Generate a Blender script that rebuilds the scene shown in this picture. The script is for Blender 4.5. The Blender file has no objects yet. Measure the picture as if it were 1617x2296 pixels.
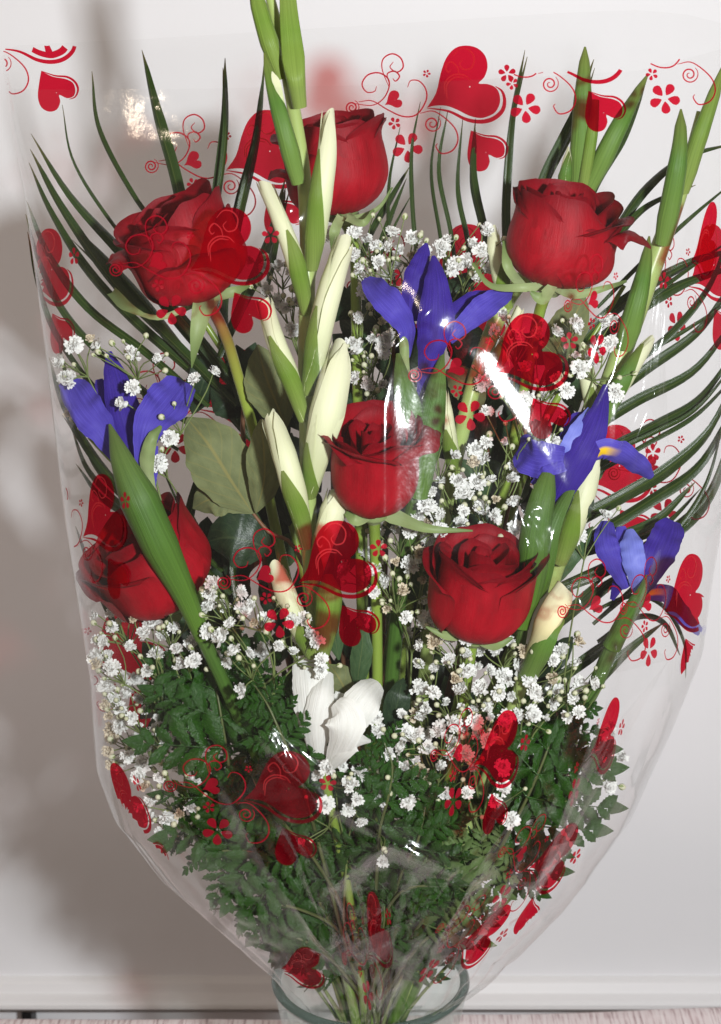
import bpy, bmesh, math, random
from mathutils import Vector, Matrix, noise
from math import sin, cos, pi, radians, tan, sqrt, exp
random.seed(11)
scene = bpy.context.scene
col = scene.collection

# ------------------------------------------------------------------ camera
PITCH = radians(16.0); HALF = radians(15.4); DIST = 1.25
ZC = 0.555
cam_pos = Vector((0, -DIST * cos(PITCH), ZC + DIST * sin(PITCH)))
FWD = Vector((0, cos(PITCH), -sin(PITCH))); RIGHT = Vector((1, 0, 0)); UP = RIGHT.cross(FWD)
cd = bpy.data.cameras.new('camera'); cam = bpy.data.objects.new('camera', cd); col.objects.link(cam)
cam.location = cam_pos; cam.rotation_euler = (pi / 2 - PITCH, 0, 0)
cd.sensor_fit = 'VERTICAL'; cd.angle = 2 * HALF; cd.clip_start = 0.05; cd.clip_end = 50
cd.dof.use_dof = True; cd.dof.focus_distance = 1.2; cd.dof.aperture_fstop = 9
scene.camera = cam

# ------------------------------------------------------------------ light
world = bpy.data.worlds.new('World'); scene.world = world; world.use_nodes = True
bg = world.node_tree.nodes['Background']; bg.inputs[0].default_value = (1.0, 0.86, 0.755, 1); bg.inputs[1].default_value = 0.28
FL = cam_pos + Vector((0.29, 0.03, 0.02))
ld = bpy.data.lights.new('flash', 'POINT'); ld.energy = 90; ld.color = (0.945, 0.975, 1.0); ld.shadow_soft_size = 0.036
lo = bpy.data.objects.new('flash', ld); col.objects.link(lo); lo.location = FL
rd = bpy.data.lights.new('ceiling_lamp', 'AREA'); rd.energy = 5; rd.color = (1.0, 0.80, 0.60); rd.shape = 'DISK'; rd.size = 0.20
ro = bpy.data.objects.new('ceiling_lamp', rd); col.objects.link(ro); ro.location = (-1.15, -1.15, 2.15)
ro.rotation_euler = (Vector((0, 0.2, 0.5)) - ro.location).to_track_quat('-Z', 'Y').to_euler()
scene.view_settings.view_transform = 'Standard'; scene.view_settings.look = 'None'
scene.view_settings.exposure = 0.0; scene.view_settings.gamma = 1.0
cy = scene.cycles
cy.transparent_max_bounces = 40; cy.max_bounces = 8; cy.diffuse_bounces = 3; cy.glossy_bounces = 3; cy.transmission_bounces = 8
cy.use_denoising = True; cy.sample_clamp_indirect = 6.0; cy.caustics_refractive = False; cy.caustics_reflective = False

# ------------------------------------------------------------------ layout helpers
TH = tan(HALF)
def P(px, py, y=0.0):
    r = FWD + RIGHT * ((px - 808.5) / 1148 * TH) + UP * ((1148 - py) / 1148 * TH)
    return cam_pos + r * ((y - cam_pos.y) / r.y)
def K(p):                                   # metres per layout unit at a point
    return (p - cam_pos).dot(FWD) * TH / 1148
def lerp_table(tab, x):
    if x <= tab[0][0]: return tab[0][1]
    for (a, va), (b, vb) in zip(tab, tab[1:]):
        if x <= b:
            f = (x - a) / (b - a); return va + (vb - va) * f
    return tab[-1][1]
def smooth(a, b, x):
    t = max(0, min(1, (x - a) / (b - a))); return t * t * (3 - 2 * t)
def catmull(pts, n):
    pts = [Vector(p) for p in pts]
    if len(pts) == 2:
        return [pts[0].lerp(pts[1], i / n) for i in range(n + 1)]
    q = [pts[0] * 2 - pts[1]] + pts + [pts[-1] * 2 - pts[-2]]
    m = len(pts) - 1; out = []
    for i in range(n + 1):
        f = i / n * m; k = min(int(f), m - 1); t = f - k
        a, b, c, d = q[k], q[k + 1], q[k + 2], q[k + 3]
        out.append(0.5 * (2 * b + (c - a) * t + (2 * a - 5 * b + 4 * c - d) * t * t + (3 * b - a - 3 * c + d) * t ** 3))
    return out

# ------------------------------------------------------------------ wrap surface (front and back sheets of the cellophane)
LEFT = [(-60, -8), (100, 0), (300, 30), (450, 60), (770, 105), (1150, 150), (1500, 205), (1690, 218), (1780, 250), (1900, 345), (2000, 450), (2140, 600), (2210, 655), (2300, 720), (2500, 775)]
RGHT = [(-60, 1650), (30, 1655), (600, 1672), (900, 1652), (1100, 1622), (1270, 1592), (1430, 1570), (1600, 1500), (1780, 1420), (1960, 1290), (2130, 1130), (2210, 1015), (2300, 945), (2500, 880)]
DEP = [(-60, .045), (100, .055), (300, .085), (700, .122), (1100, .145), (1600, .145), (1900, .118), (2100, .082), (2210, .058), (2300, .045), (2500, .03)]
rows = []
for py in range(-60, 2501, 20):
    l = P(lerp_table(LEFT, py), py); r = P(lerp_table(RGHT, py), py)
    rows.append((l.z, (l.x + r.x) / 2, (r.x - l.x) / 2, lerp_table(DEP, py)))
rows.reverse()
zt = [r[0] for r in rows]
import bisect
def ring(z):
    i = max(0, min(len(rows) - 2, bisect.bisect(zt, z) - 1))
    a, b = rows[i], rows[i + 1]; f = max(0, min(1, (z - a[0]) / (b[0] - a[0])))
    return tuple(a[j] + (b[j] - a[j]) * f for j in (1, 2, 3))
ZR = P(830, 2205).z                     # height of the vase rim
ridges = []                              # (list of (x,z), amplitude, width)
def ridge(pts, amp, w, y=-.13, sharp=False):
    q_ = [(P(a, b, y).x, P(a, b, y).z) for a, b in pts]; r_ = w * (4 if not sharp else 5)
    ridges.append((q_, amp, w, sharp, (min(a for a, _ in q_) - r_, max(a for a, _ in q_) + r_, min(b for _, b in q_) - r_, max(b for _, b in q_) + r_)))
ridge([(858, 1140), (862, 900), (885, 775)], .0022, .005)
ridge([(882, 782), (925, 735), (968, 692)], .005, .006)
ridge([(968, 686), (1040, 738), (1110, 835), (1165, 905), (1225, 985), (1290, 1070)], (.0075, .0145), .018)
ridge([(1490, 430), (1440, 660), (1400, 900), (1350, 1250), (1290, 1500), (1230, 1800)], .0035, .005)
ridge([(1530, 60), (1420, 260)], .003, .006)
ridge([(1480, 900), (1400, 1100), (1375, 1330), (1330, 1560), (1290, 1700)], .003, .004)
ridge([(1470, 1250), (1380, 1480), (1300, 1720), (1200, 2000)], .007, .006)
ridge([(1580, 480), (1520, 700), (1480, 900)], .006, .005)
ridge([(605, 1640), (720, 1760), (860, 1850), (1010, 1945)], .006, .005)
ridge([(640, 1830), (700, 1990), (745, 2130)], .007, .005)
ridge([(1000, 1920), (860, 1880), (740, 1990)], .006, .006)
ridge([(1080, 1960), (930, 2140), (870, 2280)], .006, .006)
ridge([(1210, 1560), (1100, 1800), (1010, 2060), (930, 2260)], .006, .006)
ridge([(250, 130), (400, 262), (500, 350), (640, 480)], (.001, .004), .0065)
ridge([(330, 260), (440, 345), (560, 450)], (.001, .003), .0045)
ridge([(430, 370), (540, 450)], (.001, .002), .004)
ridge([(700, 2160), (790, 2220), (850, 2296)], .005, .004)
rc = random.Random(404)
for k_ in range(30):                     # gathered pleats running up from the neck
    a_ = rc.uniform(-1, 1); x0 = 832 + a_ * 95; y0 = rc.uniform(2120, 2290); L_ = rc.uniform(.25, .8)
    x1 = 832 + a_ * 560; y1 = 1750 + abs(a_) * -250 + rc.uniform(-80, 160)
    ex, ey = x0 + (x1 - x0) * L_, y0 + (y1 - y0) * L_
    ridge([(x0, y0), ((x0 + ex) / 2 + rc.uniform(-14, 14), (y0 + ey) / 2 + rc.uniform(-10, 10)), (ex, ey)], rc.choice((-1, 1)) * rc.uniform(.0020, .0042), rc.uniform(.0026, .0050), sharp=True)
for k_ in range(22):                     # long creases on the loosely held side
    x0 = rc.uniform(1250, 1540); y0 = rc.uniform(350, 1300); L_ = rc.uniform(200, 600)
    ridge([(x0, y0), (x0 - L_ * .12 + rc.uniform(-12, 12), y0 + L_ * .5), (x0 - L_ * rc.uniform(.22, .42), y0 + L_)], rc.choice((-1, 1)) * rc.uniform(.0020, .0042), rc.uniform(.0026, .0050), sharp=True)
for k_ in range(16):                     # short random crinkles
    x0 = rc.uniform(250, 1400); y0 = rc.uniform(250, 2050); a_ = rc.uniform(0, 3.1); L_ = rc.uniform(60, 200)
    if 740 < x0 < 1080 and 750 < y0 < 1250: continue
    ridge([(x0, y0), (x0 + L_ * cos(a_), y0 + L_ * sin(a_))], rc.choice((-1, 1)) * rc.uniform(.0008, .002), rc.uniform(.003, .006), sharp=True)
def seg_d(x, z, poly):
    best = 9; at = 0; m = len(poly) - 1; k = 0
    for (ax, az), (bx, bz) in zip(poly, poly[1:]):
        dx, dz = bx - ax, bz - az; L = dx * dx + dz * dz
        t = max(0, min(1, ((x - ax) * dx + (z - az) * dz) / L))
        d = (x - ax - t * dx) ** 2 + (z - az - t * dz) ** 2
        if d < best: best = d; at = (k + t) / m
        k += 1
    return sqrt(best), at
def film_y(x, z, front=True, wr=True):
    xc, a, b = ring(z); s = max(-1, min(1, (x - xc) / a))
    prof = sqrt(max(0, 1 - abs(s) ** 2.7))
    if not front: b = b * .8
    y = -b * prof if front else b * prof
    if wr:
        edge = 1 - s ** 6; rid = 0.0; cre = 0.0; calm = 1.0
        if front:
            for poly, A, w, sharp, bb in ridges:
                if not (bb[0] < x < bb[1] and bb[2] < z < bb[3]): continue
                d, at = seg_d(x, z, poly)
                if sharp: cre -= A * edge * max(0, 1 / (1 + (d / w) ** 2) - .04) * (sin(pi * min(.93, max(.07, at))) ** .6)
                elif d < w * 4:
                    rid -= (A if not isinstance(A, tuple) else A[0] + (A[1] - A[0]) * at ** 2) * (1 / (1 + (d / w) ** (4 if isinstance(A, tuple) else 2)) - (.004 if isinstance(A, tuple) else .06))
                    if isinstance(A, tuple): calm = min(calm, 1 - .93 / (1 + (d / (w * 1.6)) ** 4))
        edge *= calm
        low = smooth(ZR + .30, ZR - .02, z)
        pl = abs(((s * 6.5 + 2.2 * noise.noise((s * 2, z * 4, 3 if front else 8))) % 1) - .5) * 2
        y += edge * ((pl - .5) * (.0010 + .006 * low) * (1 if z > ZR else .4))
        y += edge * .0035 * noise.noise((x * 16, z * 5, 1.7 if front else 9.1)) + edge * .0016 * noise.noise((x * 40, z * 22, 5.5 if front else 2.1))
        rgt = smooth(.5, .85, s)
        y += edge * rgt * .006 * (abs(noise.noise((x * 45 + z * 14, z * 3, 4.4))) - .2)
        if front: y -= edge * smooth(ZR + .20, ZR + .06, z) * (1 if z > ZR else .3) * (.010 * abs(noise.noise((x * 26 + z * 9, z * 20, 6.6))) + .005 * abs(noise.noise((x * 60, z * 52, 2.2))) - .003)
        y += rid + cre * calm
    return y
def on_film(px, py, front=True, off=-.0007):
    y = -.1 if front else .08
    for _ in range(3):
        p = P(px, py, y); y = film_y(p.x, p.z, front)
    return P(px, py, y + off)
def keep_in(p, m=.004):                  # keep plant matter behind the front sheet
    if p.z < ZR + .02: return p
    xc, a, b = ring(p.z)
    if abs(p.x - xc) > a: return p
    yf = -b * sqrt(max(0, 1 - abs((p.x - xc) / a) ** 2.7)) + .010
    if p.y < yf: p = Vector((p.x, yf + (p.y - yf) * .08, p.z))
    return p

# ------------------------------------------------------------------ mesh helpers
class MB:
    def __init__(s): s.v = []; s.f = []; s.uv = []; s.mi = []; s.cur = 0
    def grid(s, rows_, uvs, close=False):
        b = len(s.v); n = len(rows_[0])
        for r in rows_: s.v += [tuple(p) for p in r]
        for i in range(len(rows_) - 1):
            for j in range(n - 1 + (1 if close else 0)):
                j2 = (j + 1) % n
                s.f.append((b + i * n + j, b + i * n + j2, b + (i + 1) * n + j2, b + (i + 1) * n + j)); s.mi.append(s.cur)
                ju = j + 1
                s.uv += [uvs(i, j), uvs(i, ju), uvs(i + 1, ju), uvs(i + 1, j)]
    def poly(s, pts, uv=(.5, .5)):
        b = len(s.v); s.v += [tuple(p) for p in pts]; s.f.append(tuple(range(b, b + len(pts)))); s.mi.append(s.cur); s.uv += [uv] * len(pts)
    def mesh(s, name, mats, smooth_=True):
        m = bpy.data.meshes.new(name); m.from_pydata(s.v, [], s.f)
        if not isinstance(mats, (list, tuple)): mats = [mats]
        for x in mats: m.materials.append(x)
        l = m.uv_layers.new(name='UVMap')
        flat = [c for uv in s.uv for c in uv]
        l.data.foreach_set('uv', flat)
        m.polygons.foreach_set('material_index', s.mi)
        m.polygons.foreach_set('use_smooth', [smooth_] * len(m.polygons))
        m.update(); return m
    def build(s, name, mats, parent=None, smooth_=True):
        return link(name, s.mesh(name, mats, smooth_), parent)
def link(name, mesh, parent=None):
    o = bpy.data.objects.new(name, mesh); col.objects.link(o)
    if parent:
        o.parent = parent; par = parent if parent.type == 'EMPTY' else parent.parent; o.matrix_parent_inverse = Matrix.Translation(-par.location) if parent.type == 'EMPTY' else Matrix.Identity(4)
    return o
def thing(name, label, cat, loc, group=None):
    o = bpy.data.objects.new(name, None); col.objects.link(o); o.location = loc; o.empty_display_size = .01
    o['label'] = label; o['category'] = cat
    if group: o['group'] = group
    return o
def tag(o, label, cat, group=None):
    o['label'] = label; o['category'] = cat
    if group: o['group'] = group
    return o
def struct(o): o['kind'] = 'structure'; return o

def spine3(pts, n):
    w = [P(*p) for p in pts]
    return catmull(w, n)
def frame(c, i, tw=0.0):
    T = (c[min(i + 1, len(c) - 1)] - c[max(i - 1, 0)]).normalized()
    n0 = (cam_pos - c[i]).normalized()
    N = (n0 - T * n0.dot(T)); N = N.normalized() if N.length > 1e-5 else Vector((0, -1, 0))
    if tw:
        N = (Matrix.Rotation(tw, 3, T) @ N)
    return T, N, T.cross(N)
def ribbon(mb, pts, hw, cup=.25, twist=(0, 0), n=18, m=6, wave=0, wf=5, ragged=0, clamp=True, world=False, seed=0):
    """a leaf or petal: spine runs tip -> base, hw = [(t, half width)], cup>0 bows the middle towards the viewer"""
    c = [Vector(p) for p in catmull(pts, n)] if world else spine3(pts, n)
    rws = []
    for i, p in enumerate(c):
        t = i / n; k = K(p); w = lerp_table(hw, t) * k
        T, N, S = frame(c, i, twist[0] + (twist[1] - twist[0]) * t)
        row = []
        for j in range(m + 1):
            u = j / m * 2 - 1
            ww = w * (1 + ragged * noise.noise((t * 14 + seed, u * 2, seed * 3.1)) * abs(u))
            q = p + S * (u * ww) - N * (cup * w * u * u) + N * (wave * w * abs(u) * sin(t * wf * 2 * pi + (1.3 if u > 0 else 0) + seed))
            if i == 0 and ragged: q = q - T * (ragged * 2.0 * k * 6 * noise.noise((u * 4 + seed, 7, 1)))
            row.append(keep_in(q) if clamp else q)
        rws.append(row)
    mb.grid(rws, lambda i, j: (j / m, i / n))
    return c
def tube(mb, pts, rad, n=14, m=8, world=False, clamp=False):
    c = [Vector(p) for p in catmull(pts, n)] if world else spine3(pts, n)
    rws = []
    for i, p in enumerate(c):
        r = lerp_table(rad, i / n) * K(p); T, N, S = frame(c, i)
        if clamp: p = keep_in(p)
        rws.append([p + (S * cos(a) + N * sin(a)) * r for a in [2 * pi * j / m for j in range(m)]])
    mb.grid(rws, lambda i, j: (j / m, i / n), close=True)
    return c
def spiral_bud(mb, pts, hw, n=22, m=18, seed=0.0, rag=.3):
    c = spine3(pts, n); rws = []
    for i, p in enumerate(c):
        t = i / n; r = lerp_table(hw, t) * K(p); T, N, S = frame(c, i, seed + t * 1.4)
        row = []
        for j in range(m + 1):
            f = j / m; a = f * 2 * pi * 1.12
            rr = r * (.74 + .32 * f) * (1 + .06 * sin(3 * a + seed + t * 4) + .05 * noise.noise((t * 5 + seed, f * 3, 1)))
            q = p + (S * cos(a) + N * sin(a)) * rr
            if i <= 3: q = q - T * (r * (rag * 2.2 * noise.noise((f * 4 + seed * 3, 0, 2)) + .55 * sin(a + seed))) * (1, .7, .4, .15)[i]
            row.append(keep_in(q))
        rws.append(row)
    mb.grid(rws, lambda i, j: (j / m, i / n))
def wrap_sheath(mb, pts, hw, ang, az=0.0, n=22, m=14, off=1.07):
    c = spine3(pts, n); rws = []
    for i, p in enumerate(c):
        t = i / n; r = lerp_table(hw, t) * K(p) * off; A = lerp_table(ang, t); z = az if not isinstance(az, list) else lerp_table(az, t)
        T, N, S = frame(c, i)
        row = []
        for j in range(m + 1):
            u = j / m * 2 - 1; a = z + u * A
            q = p + (S * sin(a) + N * cos(a)) * (r * (1 + .04 * abs(u)))
            row.append(keep_in(q))
        rws.append(row)
    mb.grid(rws, lambda i, j: (j / m, i / n))

# ------------------------------------------------------------------ materials
def nt(name):
    m = bpy.data.materials.new(name); m.use_nodes = True; t = m.node_tree; t.nodes.clear()
    o = t.nodes.new('ShaderNodeOutputMaterial')
    return m, t, o
def N_(t, kind, **kw):
    n = t.nodes.new('ShaderNode' + kind)
    for k, v in kw.items():
        if k in n.inputs.keys() if isinstance(k, str) else False: n.inputs[k].default_value = v
        else: setattr(n, k, v)
    return n
def ramp(t, fac, stops):
    r = t.nodes.new('ShaderNodeValToRGB'); e = r.color_ramp.elements
    while len(e) < len(stops): e.new(.5)
    for q, (p, c) in zip(e, stops): q.position = p; q.color = (*c, 1)
    t.links.new(fac, r.inputs[0]); return r.outputs[0]
def uvnoise(t, su, sv, detail=3, rough=.55, coord='UV'):
    tc = t.nodes.new('ShaderNodeTexCoord'); mp = t.nodes.new('ShaderNodeMapping')
    mp.inputs['Scale'].default_value = (su, sv, 1) if coord == 'UV' else (su, su, sv)
    t.links.new(tc.outputs[coord], mp.inputs[0]); nz = t.nodes.new('ShaderNodeTexNoise')
    nz.inputs['Scale'].default_value = 1; nz.inputs['Detail'].default_value = detail; nz.inputs['Roughness'].default_value = rough
    t.links.new(mp.outputs[0], nz.inputs[0]); return nz.outputs[0]
def mixc(t, fac, a, b, mode='MIX'):
    x = t.nodes.new('ShaderNodeMix'); x.data_type = 'RGBA'; x.blend_type = mode
    for s, v in ((0, fac), (6, a), (7, b)):
        if isinstance(v, (int, float)): x.inputs[s].default_value = v
        elif isinstance(v, tuple): x.inputs[s].default_value = (*v, 1)
        else: t.links.new(v, x.inputs[s])
    return x.outputs[2]
def uvsep(t):
    tc = t.nodes.new('ShaderNodeTexCoord'); s = t.nodes.new('ShaderNodeSeparateXYZ'); t.links.new(tc.outputs['UV'], s.inputs[0]); return s.outputs[0], s.outputs[1]
def math_(t, op, a, b=None):
    n = t.nodes.new('ShaderNodeMath'); n.operation = op
    for i, v in enumerate((a, b)):
        if v is None: continue
        if isinstance(v, (int, float)): n.inputs[i].default_value = v
        else: t.links.new(v, n.inputs[i])
    return n.outputs[0]
def plant(name, colsock, rough=.45, trans=.2, bump=None, bstr=.2, bdist=.001, spec=.4, sheen=0, coat=0, tcol=None, roughsock=None):
    """finish a petal/leaf material: colsock(t) returns a colour socket"""
    m, t, o = nt(name)
    c = colsock(t)
    p = t.nodes.new('ShaderNodeBsdfPrincipled'); p.inputs['Roughness'].default_value = rough; p.inputs['Specular IOR Level'].default_value = spec
    p.inputs['Sheen Weight'].default_value = sheen; p.inputs['Sheen Roughness'].default_value = .4; p.inputs['Coat Weight'].default_value = coat; p.inputs['Coat Roughness'].default_value = .12
    t.links.new(c, p.inputs['Base Color'])
    if bump:
        b = t.nodes.new('ShaderNodeBump'); b.inputs['Strength'].default_value = bstr; b.inputs['Distance'].default_value = bdist
        t.links.new(bump(t), b.inputs['Height']); t.links.new(b.outputs[0], p.inputs['Normal'])
    tr = t.nodes.new('ShaderNodeBsdfTranslucent'); t.links.new(c, tr.inputs[0])
    mx = t.nodes.new('ShaderNodeMixShader'); mx.inputs[0].default_value = trans
    t.links.new(p.outputs[0], mx.inputs[1]); t.links.new(tr.outputs[0], mx.inputs[2]); t.links.new(mx.outputs[0], o.inputs[0])
    return m
def simple(name, c, rough=.5, var=.15, scale=60, **kw):
    d = tuple(x * (1 - var) for x in c); e = tuple(min(1, x * (1 + var)) for x in c)
    def f(t):
        return ramp(t, uvnoise(t, scale, scale, coord='Object'), [(.3, d), (.7, e)])
    return plant(name, f, rough, **kw)
M = {}
def rose_col(t):
    u, v = uvsep(t)
    base = ramp(t, uvnoise(t, 7, 2.2, 4), [(.25, (.20, .0012, .006)), (.55, (.32, .0022, .010)), (.8, (.41, .005, .015))])
    return mixc(t, math_(t, 'MULTIPLY', math_(t, 'POWER', v, 5.0), .8), base, (.13, .001, .006))
M['rose'] = plant('rose_petal', rose_col, .50, .09, bump=lambda t: uvnoise(t, 60, 5, 5, .6), bstr=.4, bdist=.0009, spec=.13, sheen=.0)
def iris_col(a, b, c):
    def f(t):
        u, v = uvsep(t)
        vein = uvnoise(t, 46, 1.6, 4, .65)
        base = ramp(t, vein, [(.3, a), (.55, b), (.8, c)])
        return mixc(t, uvnoise(t, 3, 3, 2), base, mixc(t, .5, base, b))
    return f
M['iris'] = plant('iris_petal', iris_col((.040, .026, .24), (.085, .064, .43), (.15, .13, .60)), .5, .22, bump=lambda t: uvnoise(t, 40, 2, 4), bstr=.3, bdist=.0008, spec=.10, sheen=.0)
M['iris_deep'] = plant('iris_deep', iris_col((.018, .009, .12), (.045, .024, .26), (.085, .05, .40)), .5, .2, bump=lambda t: uvnoise(t, 40, 2, 4), bstr=.3, bdist=.0008, spec=.10, sheen=.0)
M['iris_pale'] = plant('iris_pale', iris_col((.12, .14, .55), (.19, .22, .66), (.28, .32, .74)), .5, .22, spec=.25)
def fall_col(t):
    u, v = uvsep(t)
    base = iris_col((.045, .030, .26), (.09, .07, .45), (.14, .12, .58))(t)
    du = math_(t, 'ABSOLUTE', math_(t, 'SUBTRACT', u, .5))
    s1 = t.nodes.new('ShaderNodeMapRange'); s1.inputs[1].default_value = .24; s1.inputs[2].default_value = .13; t.links.new(du, s1.inputs[0])
    s2 = t.nodes.new('ShaderNodeMapRange'); s2.inputs[1].default_value = .50; s2.inputs[2].default_value = .70; t.links.new(v, s2.inputs[0])
    return mixc(t, math_(t, 'MULTIPLY', s1.outputs[0], s2.outputs[0]), base, (.80, .50, .02))
M['iris_fall'] = plant('iris_fall', fall_col, .5, .2, spec=.1)
def green_grad(tip, mid, base, stripe=26, amt=.25):
    def f(t):
        u, v = uvsep(t)
        c = ramp(t, v, [(0, tip), (.45, mid), (1, base)])
        st = uvnoise(t, stripe, .8, 3)
        return mixc(t, math_(t, 'MULTIPLY', st, amt * 2), c, tuple(x * .42 for x in mid))
    return f
bst = lambda t: uvnoise(t, 40, 1, 3)
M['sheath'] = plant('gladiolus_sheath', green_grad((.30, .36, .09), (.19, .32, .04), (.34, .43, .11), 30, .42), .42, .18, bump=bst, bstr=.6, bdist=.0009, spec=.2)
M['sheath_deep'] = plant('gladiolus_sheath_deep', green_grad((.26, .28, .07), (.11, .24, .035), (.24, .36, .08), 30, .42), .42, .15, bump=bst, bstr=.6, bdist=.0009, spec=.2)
M['spathe'] = plant('iris_spathe', green_grad((.20, .26, .08), (.085, .19, .03), (.14, .27, .03), 34, .5), .42, .12, bump=bst, bstr=.7, bdist=.0009, spec=.2)
M['gstem'] = plant('gladiolus_stem', green_grad((.36, .46, .13), (.38, .48, .16), (.30, .42, .10), 14, .1), .34, .1, spec=.45)
M['bud'] = plant('gladiolus_bud', lambda t: mixc(t, uvnoise(t, 9, 1.2, 3), ramp(t, uvsep(t)[1], [(0, (.80, .78, .60)), (.4, (.78, .80, .54)), (1, (.46, .60, .18))]), (.70, .72, .46)), .5, .25, bump=lambda t: uvnoise(t, 20, 2, 3), bstr=.25, bdist=.0008, spec=.3)
M['white_petal'] = plant('white_petal', lambda t: ramp(t, uvnoise(t, 10, 2, 4), [(.25, (.76, .75, .69)), (.7, (.86, .86, .82))]), .5, .25, bump=lambda t: uvnoise(t, 30, 1.5, 4), bstr=.7, bdist=.0012, spec=.12)
M['cream'] = plant('cream_petal', lambda t: ramp(t, uvsep(t)[1], [(0, (.82, .78, .55)), (.55, (.80, .72, .40)), (1, (.45, .45, .18))]), .5, .25, bump=lambda t: uvnoise(t, 20, 2, 3), bstr=.3, bdist=.0008, spec=.3)
def blade_col(t):
    u, v = uvsep(t)
    c = ramp(t, uvnoise(t, 22, .5, 3), [(.25, (.010, .024, .004)), (.5, (.021, .046, .007)), (.8, (.043, .078, .014))])
    rib = t.nodes.new('ShaderNodeMapRange'); rib.inputs[1].default_value = .05; rib.inputs[2].default_value = .02
    t.links.new(math_(t, 'ABSOLUTE', math_(t, 'SUBTRACT', u, .5)), rib.inputs[0])
    c = mixc(t, math_(t, 'MULTIPLY', rib.outputs[0], .6), c, (.09, .12, .03))
    tip = t.nodes.new('ShaderNodeMapRange'); tip.inputs[1].default_value = .10; tip.inputs[2].default_value = 0; t.links.new(v, tip.inputs[0])
    return mixc(t, math_(t, 'MULTIPLY', tip.outputs[0], .7), c, (.16, .11, .035))
M['blade'] = plant('palm_blade', blade_col, .24, .08, bump=lambda t: uvnoise(t, 26, .4, 2), bstr=.35, bdist=.0008, spec=.32)
def rleaf(c1, c2, vein):
    def f(t):
        u, v = uvsep(t)
        base = ramp(t, uvnoise(t, 5, 5, 4), [(.3, c1), (.7, c2)])
        du = math_(t, 'ABSOLUTE', math_(t, 'SUBTRACT', u, .5))
        w = t.nodes.new('ShaderNodeTexWave'); w.wave_type = 'BANDS'; w.bands_direction = 'X'; w.inputs['Scale'].default_value = 1; w.inputs['Distortion'].default_value = 1.2; w.inputs['Detail'].default_value = 2
        cb = t.nodes.new('ShaderNodeCombineXYZ'); t.links.new(math_(t, 'MULTIPLY', math_(t, 'ADD', v, math_(t, 'MULTIPLY', du, .7)), 2.2), cb.inputs[0]); t.links.new(du, cb.inputs[1])
        t.links.new(cb.outputs[0], w.inputs[0])
        s = t.nodes.new('ShaderNodeMapRange'); s.inputs[1].default_value = .93; s.inputs[2].default_value = 1.0; t.links.new(w.outputs[1], s.inputs[0])
        r = t.nodes.new('ShaderNodeMapRange'); r.inputs[1].default_value = .035; r.inputs[2].default_value = .012; t.links.new(du, r.inputs[0])
        c = mixc(t, math_(t, 'MULTIPLY', s.outputs[0], .35), base, vein)
        return mixc(t, math_(t, 'MULTIPLY', r.outputs[0], .8), c, vein)
    return f
M['leaf_pale'] = plant('rose_leaf_underside', rleaf((.115, .135, .06), (.17, .19, .085), (.22, .20, .07)), .6, .12, bump=lambda t: uvnoise(t, 16, 16, 4), bstr=.3, bdist=.0008, spec=.1)
M['leaf_dark'] = plant('rose_leaf', rleaf((.012, .026, .014), (.026, .048, .022), (.04, .065, .03)), .34, .06, bump=lambda t: uvnoise(t, 16, 16, 4), bstr=.3, bdist=.001, spec=.18)
M['leaf_mid'] = plant('rose_leaf_mid', rleaf((.035, .075, .03), (.06, .11, .045), (.09, .13, .05)), .4, .12, bump=lambda t: uvnoise(t, 16, 16, 4), bstr=.3, bdist=.001, spec=.15)
M['fern'] = plant('fern_leaf', lambda t: mixc(t, uvnoise(t, 8, 8, 3), ramp(t, uvnoise(t, 55, 20, 3, coord='Object'), [(.3, (.010, .048, .003)), (.6, (.025, .092, .006)), (.8, (.055, .155, .013))]), (.011, .050, .004)), .15, .10, bump=lambda t: uvnoise(t, 6, 26, 3), bstr=.6, bdist=.0018, spec=.42)
M['fern_pale'] = plant('fern_leaf_underside', lambda t: ramp(t, uvnoise(t, 55, 20, 3, coord='Object'), [(.3, (.07, .12, .035)), (.7, (.12, .18, .06))]), .5, .15, spec=.12)
M['rachis'] = simple('fern_rachis', (.10, .12, .04), .4)
M['rstem'] = plant('rose_stem', green_grad((.20, .30, .04), (.23, .33, .05), (.11, .2, .04), 8, .12), .33, .05, spec=.5)
M['rstem_red'] = plant('rose_stem_reddish', lambda t: ramp(t, uvsep(t)[1], [(0, (.25, .07, .03)), (.18, (.24, .14, .03)), (.4, (.26, .34, .05)), (1, (.15, .24, .05))]), .33, .05, spec=.5)
M['sepal'] = plant('sepal', green_grad((.12, .19, .05), (.26, .34, .13), (.38, .44, .22), 10, .15), .5, .2, spec=.3)
M['twig'] = simple('twig', (.20, .09, .04), .5)
M['gyp_stem'] = simple('gyp_stem', (.17, .22, .07), .5, scale=120)
M['gyp_white'] = plant('gyp_petal', lambda t: ramp(t, uvnoise(t, 3, 3, 2), [(.3, (.84, .84, .80)), (.7, (.92, .92, .90))]), .6, .35, spec=.15)
M['gyp_cream'] = plant('gyp_petal_aged', lambda t: ramp(t, uvnoise(t, 3, 3, 2), [(.3, (.62, .50, .33)), (.7, (.80, .74, .60))]), .6, .3, spec=.15)
M['gyp_bud'] = simple('gyp_bud', (.66, .66, .46), .5, trans=.25)
M['gyp_calyx'] = simple('gyp_calyx', (.22, .29, .08), .5)

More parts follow.
